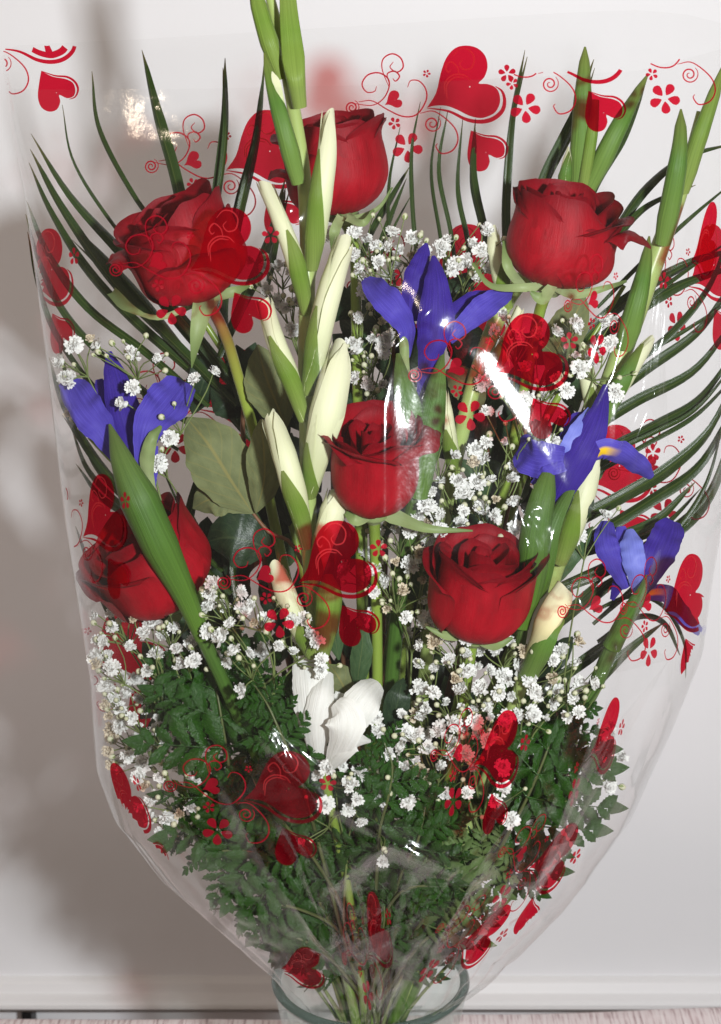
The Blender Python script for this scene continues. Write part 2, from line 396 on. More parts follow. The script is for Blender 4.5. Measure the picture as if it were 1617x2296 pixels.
def film_mat(name, haze=.05, base=.05, rough=.07, tint=(.988, .99, .988)):
    m, t, o = nt(name)
    tr = t.nodes.new('ShaderNodeBsdfTransparent'); tr.inputs[0].default_value = (*tint, 1)
    gl = t.nodes.new('ShaderNodeBsdfGlossy'); gl.inputs['Roughness'].default_value = rough; gl.inputs['Color'].default_value = (1, 1, 1, 1)
    df = t.nodes.new('ShaderNodeBsdfTranslucent'); df.inputs[0].default_value = (.85, .85, .85, 1)
    dd = t.nodes.new('ShaderNodeBsdfDiffuse'); dd.inputs[0].default_value = (.85, .85, .85, 1)
    n = uvnoise(t, 90, 60, 3, .6, coord='Object'); n2 = uvnoise(t, 1100, 1100, 2, .6, coord='Object')
    b = t.nodes.new('ShaderNodeBump'); b.inputs['Strength'].default_value = .22; b.inputs['Distance'].default_value = .0012
    t.links.new(math_(t, 'ADD', n, math_(t, 'MULTIPLY', n2, .035)), b.inputs['Height']); t.links.new(b.outputs[0], gl.inputs['Normal'])
    fr = t.nodes.new('ShaderNodeLayerWeight'); fr.inputs[0].default_value = .5; t.links.new(b.outputs[0], fr.inputs['Normal'])
    f2 = math_(t, 'MINIMUM', math_(t, 'ADD', math_(t, 'MULTIPLY', math_(t, 'POWER', fr.outputs['Facing'], 4.0), .7), base), .5)
    hz = t.nodes.new('ShaderNodeMixShader'); hz.inputs[0].default_value = .4; t.links.new(dd.outputs[0], hz.inputs[1]); t.links.new(df.outputs[0], hz.inputs[2])
    m1 = t.nodes.new('ShaderNodeMixShader'); m1.inputs[0].default_value = haze; t.links.new(tr.outputs[0], m1.inputs[1]); t.links.new(hz.outputs[0], m1.inputs[2])
    m2 = t.nodes.new('ShaderNodeMixShader'); t.links.new(f2, m2.inputs[0]); t.links.new(m1.outputs[0], m2.inputs[1]); t.links.new(gl.outputs[0], m2.inputs[2])
    g2 = t.nodes.new('ShaderNodeBsdfGlossy'); g2.inputs['Roughness'].default_value = .30; t.links.new(b.outputs[0], g2.inputs['Normal'])
    gm = t.nodes.new('ShaderNodeMixShader'); gm.inputs[0].default_value = .0; t.links.new(gl.outputs[0], gm.inputs[1]); t.links.new(g2.outputs[0], gm.inputs[2]); t.links.new(gm.outputs[0], m2.inputs[2])
    t.links.new(m2.outputs[0], o.inputs[0]); return m
M['film'] = film_mat('cellophane', .002, .031, .13)
M['film_fold'] = film_mat('cellophane_fold', .004, .032, .13)
def print_mat(name, c, tint, op):
    m, t, o = nt(name)
    tr = t.nodes.new('ShaderNodeBsdfTransparent'); tr.inputs[0].default_value = (*tint, 1)
    p = t.nodes.new('ShaderNodeBsdfPrincipled'); p.inputs['Base Color'].default_value = (*c, 1); p.inputs['Roughness'].default_value = .2; p.inputs['Specular IOR Level'].default_value = .5
    n = uvnoise(t, 90, 60, 3, .6, coord='Object')
    b = t.nodes.new('ShaderNodeBump'); b.inputs['Strength'].default_value = .3; b.inputs['Distance'].default_value = .001; t.links.new(n, b.inputs['Height']); t.links.new(b.outputs[0], p.inputs['Normal'])
    mx = t.nodes.new('ShaderNodeMixShader'); mx.inputs[0].default_value = op; t.links.new(tr.outputs[0], mx.inputs[1]); t.links.new(p.outputs[0], mx.inputs[2]); t.links.new(mx.outputs[0], o.inputs[0]); return m
M['print'] = print_mat('red_print', (.34, .004, .014), (.74, .014, .045), .20)
M['print_line'] = print_mat('red_print_line', (.42, .008, .025), (.74, .02, .05), .45)
M['print_swirl'] = print_mat('red_print_swirl', (.60, .03, .04), (.9, .25, .25), .40)

# ------------------------------------------------------------------ setting: wall, moulding, table
def wall_mat(name, c, rough):
    def f(t):
        return ramp(t, uvnoise(t, 1.5, 2.5, 5, .6, coord='Object'), [(.25, tuple(x * .965 for x in c)), (.75, c)])
    return plant(name, f, rough, 0, bump=lambda t: uvnoise(t, 260, 260, 3, coord='Object'), bstr=.15, bdist=.0006, spec=.35)
M['wall'] = wall_mat('white_wall', (.86, .86, .875), .5)
M['trim'] = wall_mat('white_trim', (.82, .81, .81), .4)
WY = 0.60
zt_ = P(800, 2194, WY).z; zb_ = P(800, 2267, WY - .03).z
def box(mb, a, b):
    x0, y0, z0 = a; x1, y1, z1 = b
    v = [Vector(q) for q in ((x0, y0, z0), (x1, y0, z0), (x1, y1, z0), (x0, y1, z0), (x0, y0, z1), (x1, y0, z1), (x1, y1, z1), (x0, y1, z1))]
    for f in ((0, 1, 5, 4), (1, 2, 6, 5), (2, 3, 7, 6), (3, 0, 4, 7), (4, 5, 6, 7), (3, 2, 1, 0)): mb.poly([v[i] for i in f])
mb = MB(); box(mb, (-1.6, WY, -.75), (1.6, WY + .1, 1.9)); struct(mb.build('wall', M['wall'], smooth_=False))
mb = MB(); box(mb, (-1.6, -2.2, -.80), (1.6, WY + .1, -.75)); struct(mb.build('floor', simple('floor', (.16, .12, .09), .5), smooth_=False))
# moulding: a stepped, rounded profile swept along the wall
prof = [(WY + .002, zt_ + .004), (WY - .006, zt_ + .003), (WY - .011, zt_ - .002), (WY - .012, zt_ - .010), (WY - .013, zt_ - .011), (WY - .022, zt_ - .0125), (WY - .029, zt_ - .0155), (WY - .033, zt_ - .021), (WY - .033, zb_ + .008), (WY - .030, zb_ + .002), (WY - .024, zb_), (WY + .002, zb_)]
mb = MB(); rw = [[Vector((x, a, b)) for a, b in prof] for x in (-1.6, -.5, .5, 1.6)]
mb.grid(rw, lambda i, j: (i, j)); o = mb.build('wall_moulding', M['trim']); struct(o)
c0 = P(53, 2266, WY - .02); c1 = P(76, 2290, WY - .02)
mb = MB(); box(mb, (c0.x, WY - .032, c1.z - .01), (c1.x, WY - .004, zb_ - .001))  # plain black box set just below the moulding
bv = mb.build('block', simple('plain_black', (.012, .012, .013), .4), smooth_=False); tag(bv, 'small black bracket tucked under the white wall moulding', 'block')

def cloth_mat():
    def f(t):
        a = uvnoise(t, 720, 9, 3, .6); b = uvnoise(t, 130, 3, 2, .5)
        c = ramp(t, a, [(.30, (.14, .10, .10)), (.40, (.55, .44, .44)), (.50, (.84, .76, .75)), (.7, (.90, .85, .84))])
        return mixc(t, math_(t, 'MULTIPLY', b, .8), c, mixc(t, .5, c, (.55, .36, .38)))
    return plant('striped_cloth', f, .8, 0, bump=lambda t: uvnoise(t, 260, 30, 3), bstr=.4, bdist=.001, spec=.15, sheen=.1)
M['cloth'] = cloth_mat()
TE = P(800, 2258, .30).y; zt0 = 0.0
edge_y = .287
rw = []
nx = 120
for i, f in enumerate([-.002, -.001, 0, .08, .2, .35, .5, .65, .8, .9, .96, .985, 1.0, 1.004, 1.004, 1.004]):
    r = []
    for j in range(nx + 1):
        x = -1.0 + 2.0 * j / nx
        wv = .004 * noise.noise((x * 5, 0, 3)) + .010 * smooth(.1, .55, x) * (1 - smooth(.28, .6, x)) * 1.3
        y = -.24 + (edge_y + .24 + .004 * noise.noise((x * 4, 2, 2)) + .010 * smooth(-.1, .3, x)) * max(0, f)
        drop = (.24 if i == 0 else .012 if i == 1 else .004 if i == 12 else .016 if i == 13 else .12 if i == 14 else .24 if i == 15 else 0)
        yy = y + (.01 * sin(x * 40) * (drop > .1))
        r.append(Vector((x, yy, wv * smooth(.6, .97, f) + .001 * noise.noise((x * 12, y * 12, 0)) - drop)))
    rw.append(r)
mb = MB(); mb.grid(rw, lambda i, j: (j / nx, i / 30))
o = mb.build('tablecloth', M['cloth']); tag(o, 'pale tablecloth with fine pink and grey stripes under the vase', 'tablecloth')
tb = thing('table', 'low table hidden under the striped tablecloth', 'table', (0, -.2, -.75))
mb = MB(); box(mb, (-.99, -.225, -.036), (.99, edge_y - .02, -.008)); mb.build('table_top', simple('wood', (.25, .15, .08), .5), tb, False)
for sx in (-.93, .93):
    for sy in (-.17, .22):
        mb = MB(); box(mb, (sx - .03, sy - .03, -.75), (sx + .03, sy + .03, -.036)); mb.build('leg', bpy.data.materials['wood'], tb, False)

# ------------------------------------------------------------------ vase
vc = P(831, 2205); vr = 219 * K(vc)
m, t, o_ = nt('vase_glass'); p = t.nodes.new('ShaderNodeBsdfPrincipled'); p.inputs['Base Color'].default_value = (.74, .88, .83, 1); p.inputs['Roughness'].default_value = .02
p.inputs['Transmission Weight'].default_value = 1; p.inputs['IOR'].default_value = 1.48
tr = t.nodes.new('ShaderNodeBsdfTransparent'); tr.inputs[0].default_value = (.93, .96, .95, 1); mx = t.nodes.new('ShaderNodeMixShader'); mx.inputs[0].default_value = .22
t.links.new(tr.outputs[0], mx.inputs[1]); t.links.new(p.outputs[0], mx.inputs[2]); t.links.new(mx.outputs[0], o_.inputs[0]); M['glass'] = m
w = .0055
prof = [(0.001, .0), (vr * .62, .0), (vr * .66, .003), (vr * .72, ZR * .3), (vr * .86, ZR * .75), (vr - .001, ZR - .004), (vr, ZR - .001), (vr - .0012, ZR + .0006), (vr - w + .001, ZR + .0006), (vr - w, ZR - .001), (vr * .86 - w, ZR * .75), (vr * .72 - w, ZR * .3), (vr * .62 - w, .014), (.001, .012)]
vase = thing('vase', 'clear glass vase with a thick rim holding the wrapped bouquet', 'vase', (vc.x, 0, 0.0))
mb = MB(); nseg = 72
mb.grid([[Vector((vc.x + r * cos(2 * pi * j / nseg), r * sin(2 * pi * j / nseg), z + .0015)) for j in range(nseg)] for r, z in prof], lambda i, j: (j / nseg, i / 14), close=True)
mb.build('glass_body', M['glass'], vase)
m, t, o_ = nt('rim_glass'); p = t.nodes.new('ShaderNodeBsdfPrincipled'); p.inputs['Base Color'].default_value = (.20, .28, .25, 1); p.inputs['Roughness'].default_value = .03; p.inputs['Transmission Weight'].default_value = .85; p.inputs['IOR'].default_value = 1.5; t.links.new(p.outputs[0], o_.inputs[0])
mb = MB(); mb.grid([[Vector((vc.x + (vr - .0026 + .0036 * cos(b)) * cos(2 * pi * j / 96), (vr - .0026 + .0036 * cos(b)) * sin(2 * pi * j / 96), ZR + .0035 + .0036 * sin(b))) for j in range(96)] for b in [2 * pi * i / 12 for i in range(13)]], lambda i, j: (j / 96, i / 12), close=True)
mb.build('rim', m, vase)

# ------------------------------------------------------------------ roses
def rose(label, base, top, tilt, R, d, stem, petals, seed, stemmat='rstem', sepals=(), squash=1.0):
    """base/top: layout points of the calyx and of the crown; tilt leans the crown to the viewer"""
    rnd = random.Random(seed)
    pb = P(base[0], base[1], d); ptop = P(top[0], top[1], d)
    axis = (ptop - pb); Hgt = axis.length
    ax = axis.normalized(); ax = (ax + Vector((0, -tilt, 0))).normalized()
    Hgt *= 1.0 / max(.75, sqrt(1 - min(.5, (tilt * .6) ** 2)))
    Rm = R * K(pb)
    fwd = (Vector((0, -1, 0)) - ax * Vector((0, -1, 0)).dot(ax)).normalized()   # azimuth 0 faces the viewer
    sd = fwd.cross(ax) * -1                                                     # azimuth +90 = picture right
    root = thing('rose', label, 'rose', pb, None)
    for (az, w, f, h, curl, lean, top_r) in petals:
        az = radians(az); w = radians(w); ph = rnd.random() * 20
        mb = MB(); n, mm = 22, 16; rws = []
        for i in range(n + 1):
            t = i / n; row = []
            for j in range(mm + 1):
                u = j / mm * 2 - 1
                wid = w * (.30 + .70 * sin(min(1, t / .55) * pi / 2)) * (1 - .22 * smooth(.75, 1, t))
                a = az + u * wid
                bul = (1 - (1 - min(1, t / .46)) ** 2.4) ** .60
                r = f * (.10 + .90 * bul) * (1 + (top_r - 1) * smooth(.45, .95, t))
                r *= 1 + .055 * u
                edge = 1 - .16 * abs(u) ** 2.6 - .05 * (1 - abs(u)) * 0
                z = h * t * (1 - (1 - edge) * smooth(.5, 1, t))
                lip = smooth(.74, 1.0, t) ** 1.5
                c_ = curl * (1 - .35 * u * u) * (1 + .5 * noise.noise((u * 1.5 + ph, 3, 1)))
                r += c_ * lip; z -= abs(c_) * .42 * lip * lip * (1 if c_ > 0 else .2)
                r += .022 * noise.noise((u * 2.2 + ph, t * 2.5, ph)) * (t > .1) + .016 * lip * noise.noise((u * 3.5 + ph, t * 2, 2))
                z += .03 * lip * noise.noise((u * 2.6 + ph, 9, 4))
                r += lean * t * t
                q = pb + ax * (z * Hgt) + (fwd * cos(a) + sd * sin(a) * squash) * (max(.02, r) * Rm)
                row.append(keep_in(q))
            rws.append(row)
        mb.grid(rws, lambda i, j: (j / mm, i / n))
        mb.build('petal', M['rose'], root)
    # calyx cup, sepals, stem
    mb = MB(); rws = []
    for i in range(7):
        t = i / 6; r = [.16, .20, .30, .34, .33, .30, .25][i] * Rm
        rws.append([pb + ax * ((t * .16 - .10) * Hgt) + (fwd * cos(a) + sd * sin(a)) * r for a in [2 * pi * j / 12 for j in range(12)]])
    mb.grid(rws, lambda i, j: (j / 12, 1 - i / 6), close=True); mb.build('calyx', M['sepal'], root)
    for sp in sepals:
        mb = MB(); ribbon(mb, sp[0], sp[1], cup=sp[2] if len(sp) > 2 else -.35, n=14, m=4, wave=.12, wf=3, ragged=.12); mb.build('sepal', M['sepal'], root)
    mb = MB(); st = [(base[0], base[1], d)] + stem
    tube(mb, st, [(0, 16), (.08, 13), (.3, 12.5), (1, 11)], n=26, m=10); mb.build('stem', M[stemmat], root)
    return root
def whorl(n0, rnd, scale=1.0, top=1.0, spread=0):
    """inner petals: tight spiral; returns petal tuples (az, halfwidth, radius, height, curl, lean, top radius)"""
    out = []; az = n0
    for k, (f, h) in enumerate([(.15, .94), (.25, .97), (.35, .99), (.46, 1.0), (.57, 1.01), (.67, 1.01), (.76, 1.0), (.84, .99), (.91, .985)]):
        out.append((az, 100 - k * 4, f * scale * rnd.uniform(.95, 1.05), h * top * rnd.uniform(.96, 1.03), .01 + .014 * k + rnd.uniform(0, .03), rnd.uniform(-.03, .04), .70 + .033 * k)); az += 137.5 + rnd.uniform(-25, 25)
    return out
VB = (832, 2330, 0.0)                       # where the stems meet inside the vase
def stem_to(*pts, end=None): return list(pts) + [((end or 0) + 832, 2330, random.uniform(-.02, .02)), ((end or 0) * .5 + 832, 2560, random.uniform(-.015, .015))]
rr = random.Random(5)
# centre rose, open lips
rose('open red rose with reflexed lips beside the white gladiolus spike, under the upright iris', (838, 1150), (838, 918), .24, 98, -.075,
     stem_to((842, 1250, -.06), (846, 1500, -.045), (845, 1900, -.03), end=6),
     whorl(20, rr, 1.0, .96) + [(-150, 82, .88, 1.01, .08, 0, 1.0), (150, 78, .92, 1.03, .10, 0, 1.0), (100, 80, .93, 1.0, .20, .0, 1.0), (-95, 84, .95, 1.0, .34, 0, .98), (28, 78, .98, .99, .24, 0, .97), (-34, 74, 1.0, .985, .30, 0, .97), (80, 60, 1.01, 1.02, .50, .0, .98)],
     3, sepals=[([(1060, 1190, -.085), (960, 1185, -.09), (890, 1160, -.08), (845, 1145, -.075)], [(0, 2), (.3, 9), (.7, 18), (1, 10)]), ([(775, 1150, -.085), (800, 1165, -.09), (835, 1150, -.08)], [(0, 5), (.5, 15), (1, 10)]), ([(760, 1130, -.07), (800, 1150, -.075), (835, 1148, -.07)], [(0, 3), (.5, 10), (1, 8)])])
# lower right rose
rose('large red rose half open, beside the cream bud and above the dense baby\'s breath', (1062, 1425), (1090, 1200), .20, 110, -.075,
     stem_to((1050, 1500, -.07), (1020, 1700, -.05), (930, 2050, -.03), end=22),
     whorl(60, rr, 1.0, .97) + [(170, 85, .86, 1.0, .10, 0, .98), (-70, 80, .90, .97, .10, .0, .96), (75, 78, .93, .99, .10, .0, .98), (30, 60, .95, .93, .10, 0, .93), (-12, 74, .99, .93, .03, 0, .90), (-88, 58, 1.03, .88, .16, .08, 1.0), (80, 62, 1.03, .98, .16, .09, 1.0), (-140, 70, .95, .95, .08, 0, 1.0)],
     8, sepals=[([(955, 1405, -.09), (1000, 1425, -.09), (1050, 1428, -.08)], [(0, 2), (.5, 10), (1, 9)]), ([(1060, 1395, -.1), (1068, 1425, -.1), (1062, 1445, -.08)], [(0, 3), (.5, 7), (1, 6)]), ([(1150, 1430, -.09), (1110, 1445, -.09), (1065, 1432, -.08)], [(0, 3), (.5, 14), (1, 9)])])
# upper right rose
rose('smooth rounded red rose in front of the green gladiolus tips', (1235, 640), (1270, 412), .10, 122, -.03,
     stem_to((1210, 700, -.025), (1180, 850, -.01), (1090, 1300, .0), (930, 2000, .0), end=28),
     whorl(200, rr, .97, .99) + [(180, 85, .84, 1.0, .10, 0, .95), (-120, 80, .90, .98, .05, 0, .9), (118, 78, .92, .92, .14, .05, 1.0), (-62, 70, .96, .95, .02, 0, .86), (70, 62, .97, .86, .22, .08, 1.0), (84, 48, 1.0, .72, .04, .02, 1.05), (-8, 64, 1.0, .97, -.04, 0, .84), (38, 46, 1.01, .70, .01, 0, .95), (72, 26, 1.0, .80, .50, .10, 1.0)],
     13, sepals=[([(1405, 630, -.03), (1360, 645, -.05), (1290, 660, -.05), (1240, 640, -.04)], [(0, 3), (.3, 6), (.7, 11), (1, 10)]), ([(1060, 590, -.03), (1100, 640, -.04), (1170, 645, -.05), (1235, 640, -.04)], [(0, 3), (.3, 6), (.7, 10), (1, 10)]), ([(1130, 540, -.03), (1140, 600, -.04), (1170, 640, -.03)], [(0, 3), (.4, 11), (1, 10)]), ([(1190, 655, -.06), (1215, 668, -.06), (1240, 640, -.05)], [(0, 4), (.5, 16), (1, 10)])])
# upper centre rose, behind the gladiolus
rose('tall red rose standing behind the gladiolus spike, crown in front of the cellophane heart prints', (768, 482), (738, 258), .02, 112, .02,
     stem_to((795, 560, .02), (800, 750, .02), (810, 1300, .02), (830, 2000, .0), end=0),
     whorl(110, rr, .98, .99) + [(180, 85, .85, 1.03, .08, 0, .95), (-140, 75, .9, 1.0, .12, 0, .95), (130, 75, .93, 1.02, .06, 0, .95), (-85, 72, .98, .93, .16, .05, 1.02), (70, 66, .99, 1.0, .10, 0, .98), (-30, 60, .97, .96, .05, 0, .9), (22, 60, 1.0, .96, -.02, 0, .94), (96, 48, 1.01, .96, .14, 0, .97), (-80, 44, 1.0, .64, .30, .06, 1.0)],
     17, sepals=[([(880, 420, .0), (850, 465, .0), (800, 490, .0), (772, 480, .01)], [(0, 2), (.4, 5), (.75, 10), (1, 8)]), ([(838, 470, -.01), (815, 500, -.02), (778, 488, -.01)], [(0, 3), (.5, 8), (1, 8)]), ([(745, 560, .0), (750, 520, -.01), (765, 485, .0)], [(0, 3), (.5, 12), (1, 10)])])
# upper left rose, leaning
rose('ruffled red rose leaning over the palm blades, partly behind a red heart print', (462, 668), (372, 455), .10, 122, -.03,
     stem_to((500, 740, -.025), (530, 830, -.015), (600, 1100, .0), (740, 1800, .0), end=-24),
     whorl(300, rr, 1.0, 1.0) + [(180, 85, .85, 1.03, .10, 0, .98), (-120, 75, .9, 1.02, .12, .02, 1.0), (120, 75, .92, 1.06, .05, 0, .95), (-70, 66, .98, .93, .14, .04, .98), (80, 66, .97, 1.0, .05, .02, .98), (-95, 40, 1.0, .84, .30, .06, 1.0), (-35, 58, .99, .84, .06, 0, .92), (38, 52, 1.0, 1.03, .02, 0, .90), (2, 56, 1.02, .58, .10, 0, 1.02), (80, 46, 1.04, .8, .03, .02, .96)],
     23, 'rstem_red', sepals=[([(430, 825, -.06), (440, 760, -.065), (452, 700, -.06), (462, 668, -.04)], [(0, 1), (.4, 16), (.8, 26), (1, 16)]), ([(252, 655, -.0), (290, 690, -.03), (360, 712, -.04), (455, 672, -.03)], [(0, 12), (.25, 14), (.5, 5), (1, 8)]), ([(560, 640, -.03), (520, 655, -.04), (470, 668, -.035)], [(0, 3), (.5, 12), (1, 10)])])
# lower left rose, partly hidden by iris spathe
rose('red rose partly hidden behind the long green iris spathe, near the cellophane edge', (405, 1345), (282, 1165), .22, 126, -.035,
     stem_to((450, 1420, -.03), (560, 1650, -.02), (720, 2000, -.01), end=-26),
     whorl(10, rr, .95, .97) + [(180, 80, .85, 1.0, .1, 0, 1.0), (-100, 75, .92, .95, .2, .05, 1.0), (100, 75, .92, 1.0, .08, 0, 1.0), (60, 60, .98, .98, .04, .0, .96), (-50, 60, 1.0, .92, .24, .06, 1.0), (0, 60, 1.0, .9, .05, 0, .9), (95, 46, 1.03, .95, .04, .02, 1.0), (-92, 52, 1.04, .86, .28, .12, 1.0)],
     29, sepals=[([(370, 1400, -.03), (395, 1380, -.04), (410, 1345, -.035)], [(0, 2), (.5, 14), (1, 10)])])

# ------------------------------------------------------------------ irises
def iris(label, petals, spathes, stem, loc):
    root = thing('iris', label, 'iris', P(*loc))
    for nm, mat, pts, hw, kw in petals:
        mb = MB(); kw = dict(kw); kw.setdefault('ragged', .10); kw.setdefault('wave', .12); kw.setdefault('wf', 4.5); ribbon(mb, pts, hw, n=34, m=14, seed=len(root.children) * 1.7, **kw); mb.build(nm, M[mat], root)
    for pts, hw, ang, az in spathes:
        mb = MB(); wrap_sheath(mb, pts, hw, ang, az, n=30); mb.build('spathe', M['spathe'], root)
    mb = MB(); tube(mb, stem[0], stem[1], n=30, m=10); mb.build('stem', M['spathe'], root)
    return root
iris('violet blue iris with a long pointed green spathe crossing in front of a red rose',
     [('standard', 'iris_deep', [(244, 788, -.02), (262, 860, -.03), (282, 940, -.04), (302, 1010, -.045), (312, 1050, -.045)], [(0, 6), (.15, 24), (.4, 38), (.7, 36), (1, 12)], dict(cup=.3)),
      ('standard', 'iris_deep', [(222, 850, -.01), (240, 920, -.02), (270, 1000, -.03)], [(0, 8), (.4, 28), (1, 14)], dict(cup=.2)),
      ('petal', 'iris', [(152, 852, -.03), (188, 915, -.05), (228, 965, -.055), (262, 1030, -.05)], [(0, 12), (.08, 34), (.3, 44), (.6, 36), (1, 12)], dict(cup=-.35, twist=(-.3, .2))),
      ('petal', 'iris', [(414, 856, -.02), (375, 905, -.04), (335, 955, -.055), (313, 1048, -.055)], [(0, 14), (.08, 36), (.35, 52), (.65, 38), (1, 10)], dict(cup=-.3, twist=(.3, -.1))),
      ('haft', 'sepal', [(362, 955, -.055), (338, 990, -.062), (330, 1045, -.06), (340, 1100, -.055)], [(0, 4), (.2, 12), (.6, 17), (1, 10)], dict(cup=.5)),
      ('petal_edge', 'iris', [(352, 1000, -.045), (346, 1060, -.045), (344, 1110, -.045)], [(0, 3), (.5, 8), (1, 3)], dict(cup=.3))],
     [([(246, 952, -.06), (275, 1035, -.075), (312, 1120, -.08), (360, 1225, -.08), (412, 1330, -.075), (455, 1430, -.07)], [(0, 3), (.15, 20), (.4, 40), (.6, 38), (.85, 22), (1, 17)], [(0, 1.2), (.5, 1.7), (1, 2.6)], .0),
      ([(305, 1060, -.065), (340, 1150, -.07), (385, 1250, -.072), (425, 1340, -.07)], [(0, 10), (.4, 30), (1, 20)], [(0, .5), (.5, 1.3), (1, 2.0)], .7)],
     ([(330, 1140, -.07), (412, 1330, -.07), (455, 1430, -.066), (510, 1550, -.055), (640, 1850, -.03), (800, 2330, 0), (820, 2560, 0)], [(0, 14), (.3, 17), (.5, 15), (1, 11)]), (455, 1430, -.07))
iris('upright violet iris standing over the open red rose, under the bright cellophane crease',
     [('standard', 'iris_deep', [(957, 545, -.02), (943, 590, -.03), (930, 640, -.035), (926, 720, -.035)], [(0, 3), (.12, 14), (.5, 28), (1, 26)], dict(cup=.25)),
      ('standard', 'iris_deep', [(972, 573, -.035), (978, 633, -.05), (977, 720, -.058), (962, 800, -.06), (937, 902, -.055)], [(0, 4), (.1, 16), (.25, 28), (.48, 43), (.68, 34), (.9, 12), (1, 5)], dict(cup=.35)),
      ('fall', 'iris', [(824, 622, -.03), (848, 655, -.05), (885, 695, -.06), (912, 740, -.055), (912, 800, -.05)], [(0, 6), (.1, 24), (.4, 34), (.7, 22), (1, 8)], dict(cup=-.3, twist=(-.4, .2))),
      ('petal', 'iris', [(1146, 652, -.03), (1100, 680, -.045), (1055, 715, -.05), (1005, 760, -.05)], [(0, 6), (.12, 20), (.45, 30), (1, 14)], dict(cup=-.25, twist=(.3, 0))),
      ('petal', 'iris_deep', [(1105, 655, -.02), (1060, 675, -.03), (1015, 705, -.04), (985, 750, -.045)], [(0, 6), (.3, 22), (1, 14)], dict(cup=.25)),
      ('haft', 'sepal', [(892, 725, -.05), (905, 765, -.055), (908, 820, -.055), (912, 885, -.05)], [(0, 3), (.4, 11), (1, 9)], dict(cup=.5)),
      ('blotch', 'cream', [(1000, 750, -.052), (992, 772, -.055), (980, 800, -.054)], [(0, 4), (.5, 8), (1, 4)], dict(cup=.3))],
     [([(892, 795, -.055), (900, 850, -.065), (915, 910, -.068), (938, 1000, -.065), (945, 1080, -.06)], [(0, 6), (.3, 22), (.6, 30), (1, 24)], [(0, .9), (.5, 1.5), (1, 2.2)], -.3),
      ([(995, 790, -.055), (985, 850, -.065), (972, 920, -.068), (955, 1010, -.066), (938, 1110, -.06)], [(0, 5), (.3, 22), (.6, 30), (1, 22)], [(0, .7), (.5, 1.5), (1, 2.4)], .35)],
     ([(945, 960, -.06), (942, 1080, -.058), (915, 1200, -.04), (880, 1500, -.02), (850, 2000, 0), (840, 2330, .01), (836, 2560, .01)], [(0, 16), (.3, 20), (.6, 15), (1, 11)]), (942, 1080, -.06))
iris('blue violet iris with a bright yellow throat leaning among the palm blades',
     [('standard', 'iris_deep', [(1358, 862, -.03), (1345, 920, -.05), (1322, 980, -.06), (1290, 1040, -.065), (1255, 1110, -.06), (1236, 1155, -.055)], [(0, 5), (.12, 16), (.35, 34), (.6, 40), (.85, 22), (1, 6)], dict(cup=.35)),
      ('petal', 'iris_pale', [(1322, 915, -.04), (1298, 955, -.055), (1270, 1005, -.06), (1250, 1040, -.055)], [(0, 4), (.4, 17), (1, 16)], dict(cup=.1)),
      ('standard', 'iris_deep', [(1318, 925, -.03), (1290, 950, -.04), (1262, 1000, -.045)], [(0, 4), (.4, 20), (1, 16)], dict(cup=-.2)),
      ('fall', 'iris', [(1165, 1000, -.04), (1195, 1025, -.06), (1240, 1030, -.065), (1290, 1030, -.055)], [(0, 20), (.15, 40), (.5, 42), (.8, 28), (1, 12)], dict(cup=-.3, twist=(.5, -.2), wave=.1)),
      ('petal', 'iris', [(1192, 1085, -.06), (1225, 1058, -.07), (1265, 1040, -.065)], [(0, 4), (.5, 14), (1, 8)], dict(cup=.3)),
      ('fall', 'iris_fall', [(1462, 1072, -.02), (1430, 1046, -.04), (1390, 1020, -.055), (1350, 1013, -.06), (1312, 1042, -.055)], [(0, 8), (.15, 22), (.5, 31), (.8, 25), (1, 10)], dict(cup=.35, twist=(-.3, -.7)))],
     [([(1236, 1035, -.06), (1222, 1090, -.07), (1203, 1180, -.075), (1192, 1290, -.07), (1165, 1400, -.065)], [(0, 5), (.3, 26), (.6, 33), (1, 26)], [(0, .8), (.5, 1.6), (1, 2.6)], -.2),
      ([(1312, 1062, -.05), (1278, 1110, -.06), (1240, 1190, -.068), (1215, 1290, -.066), (1190, 1390, -.06)], [(0, 3), (.3, 16), (.6, 24), (1, 18)], [(0, .6), (.5, 1.3), (1, 2.2)], .5)],
     ([(1205, 1250, -.066), (1180, 1400, -.058), (1140, 1550, -.04), (1020, 1900, -.02), (870, 2330, -.01), (845, 2560, -.01)], [(0, 20), (.3, 18), (1, 11)]), (1180, 1400, -.06))
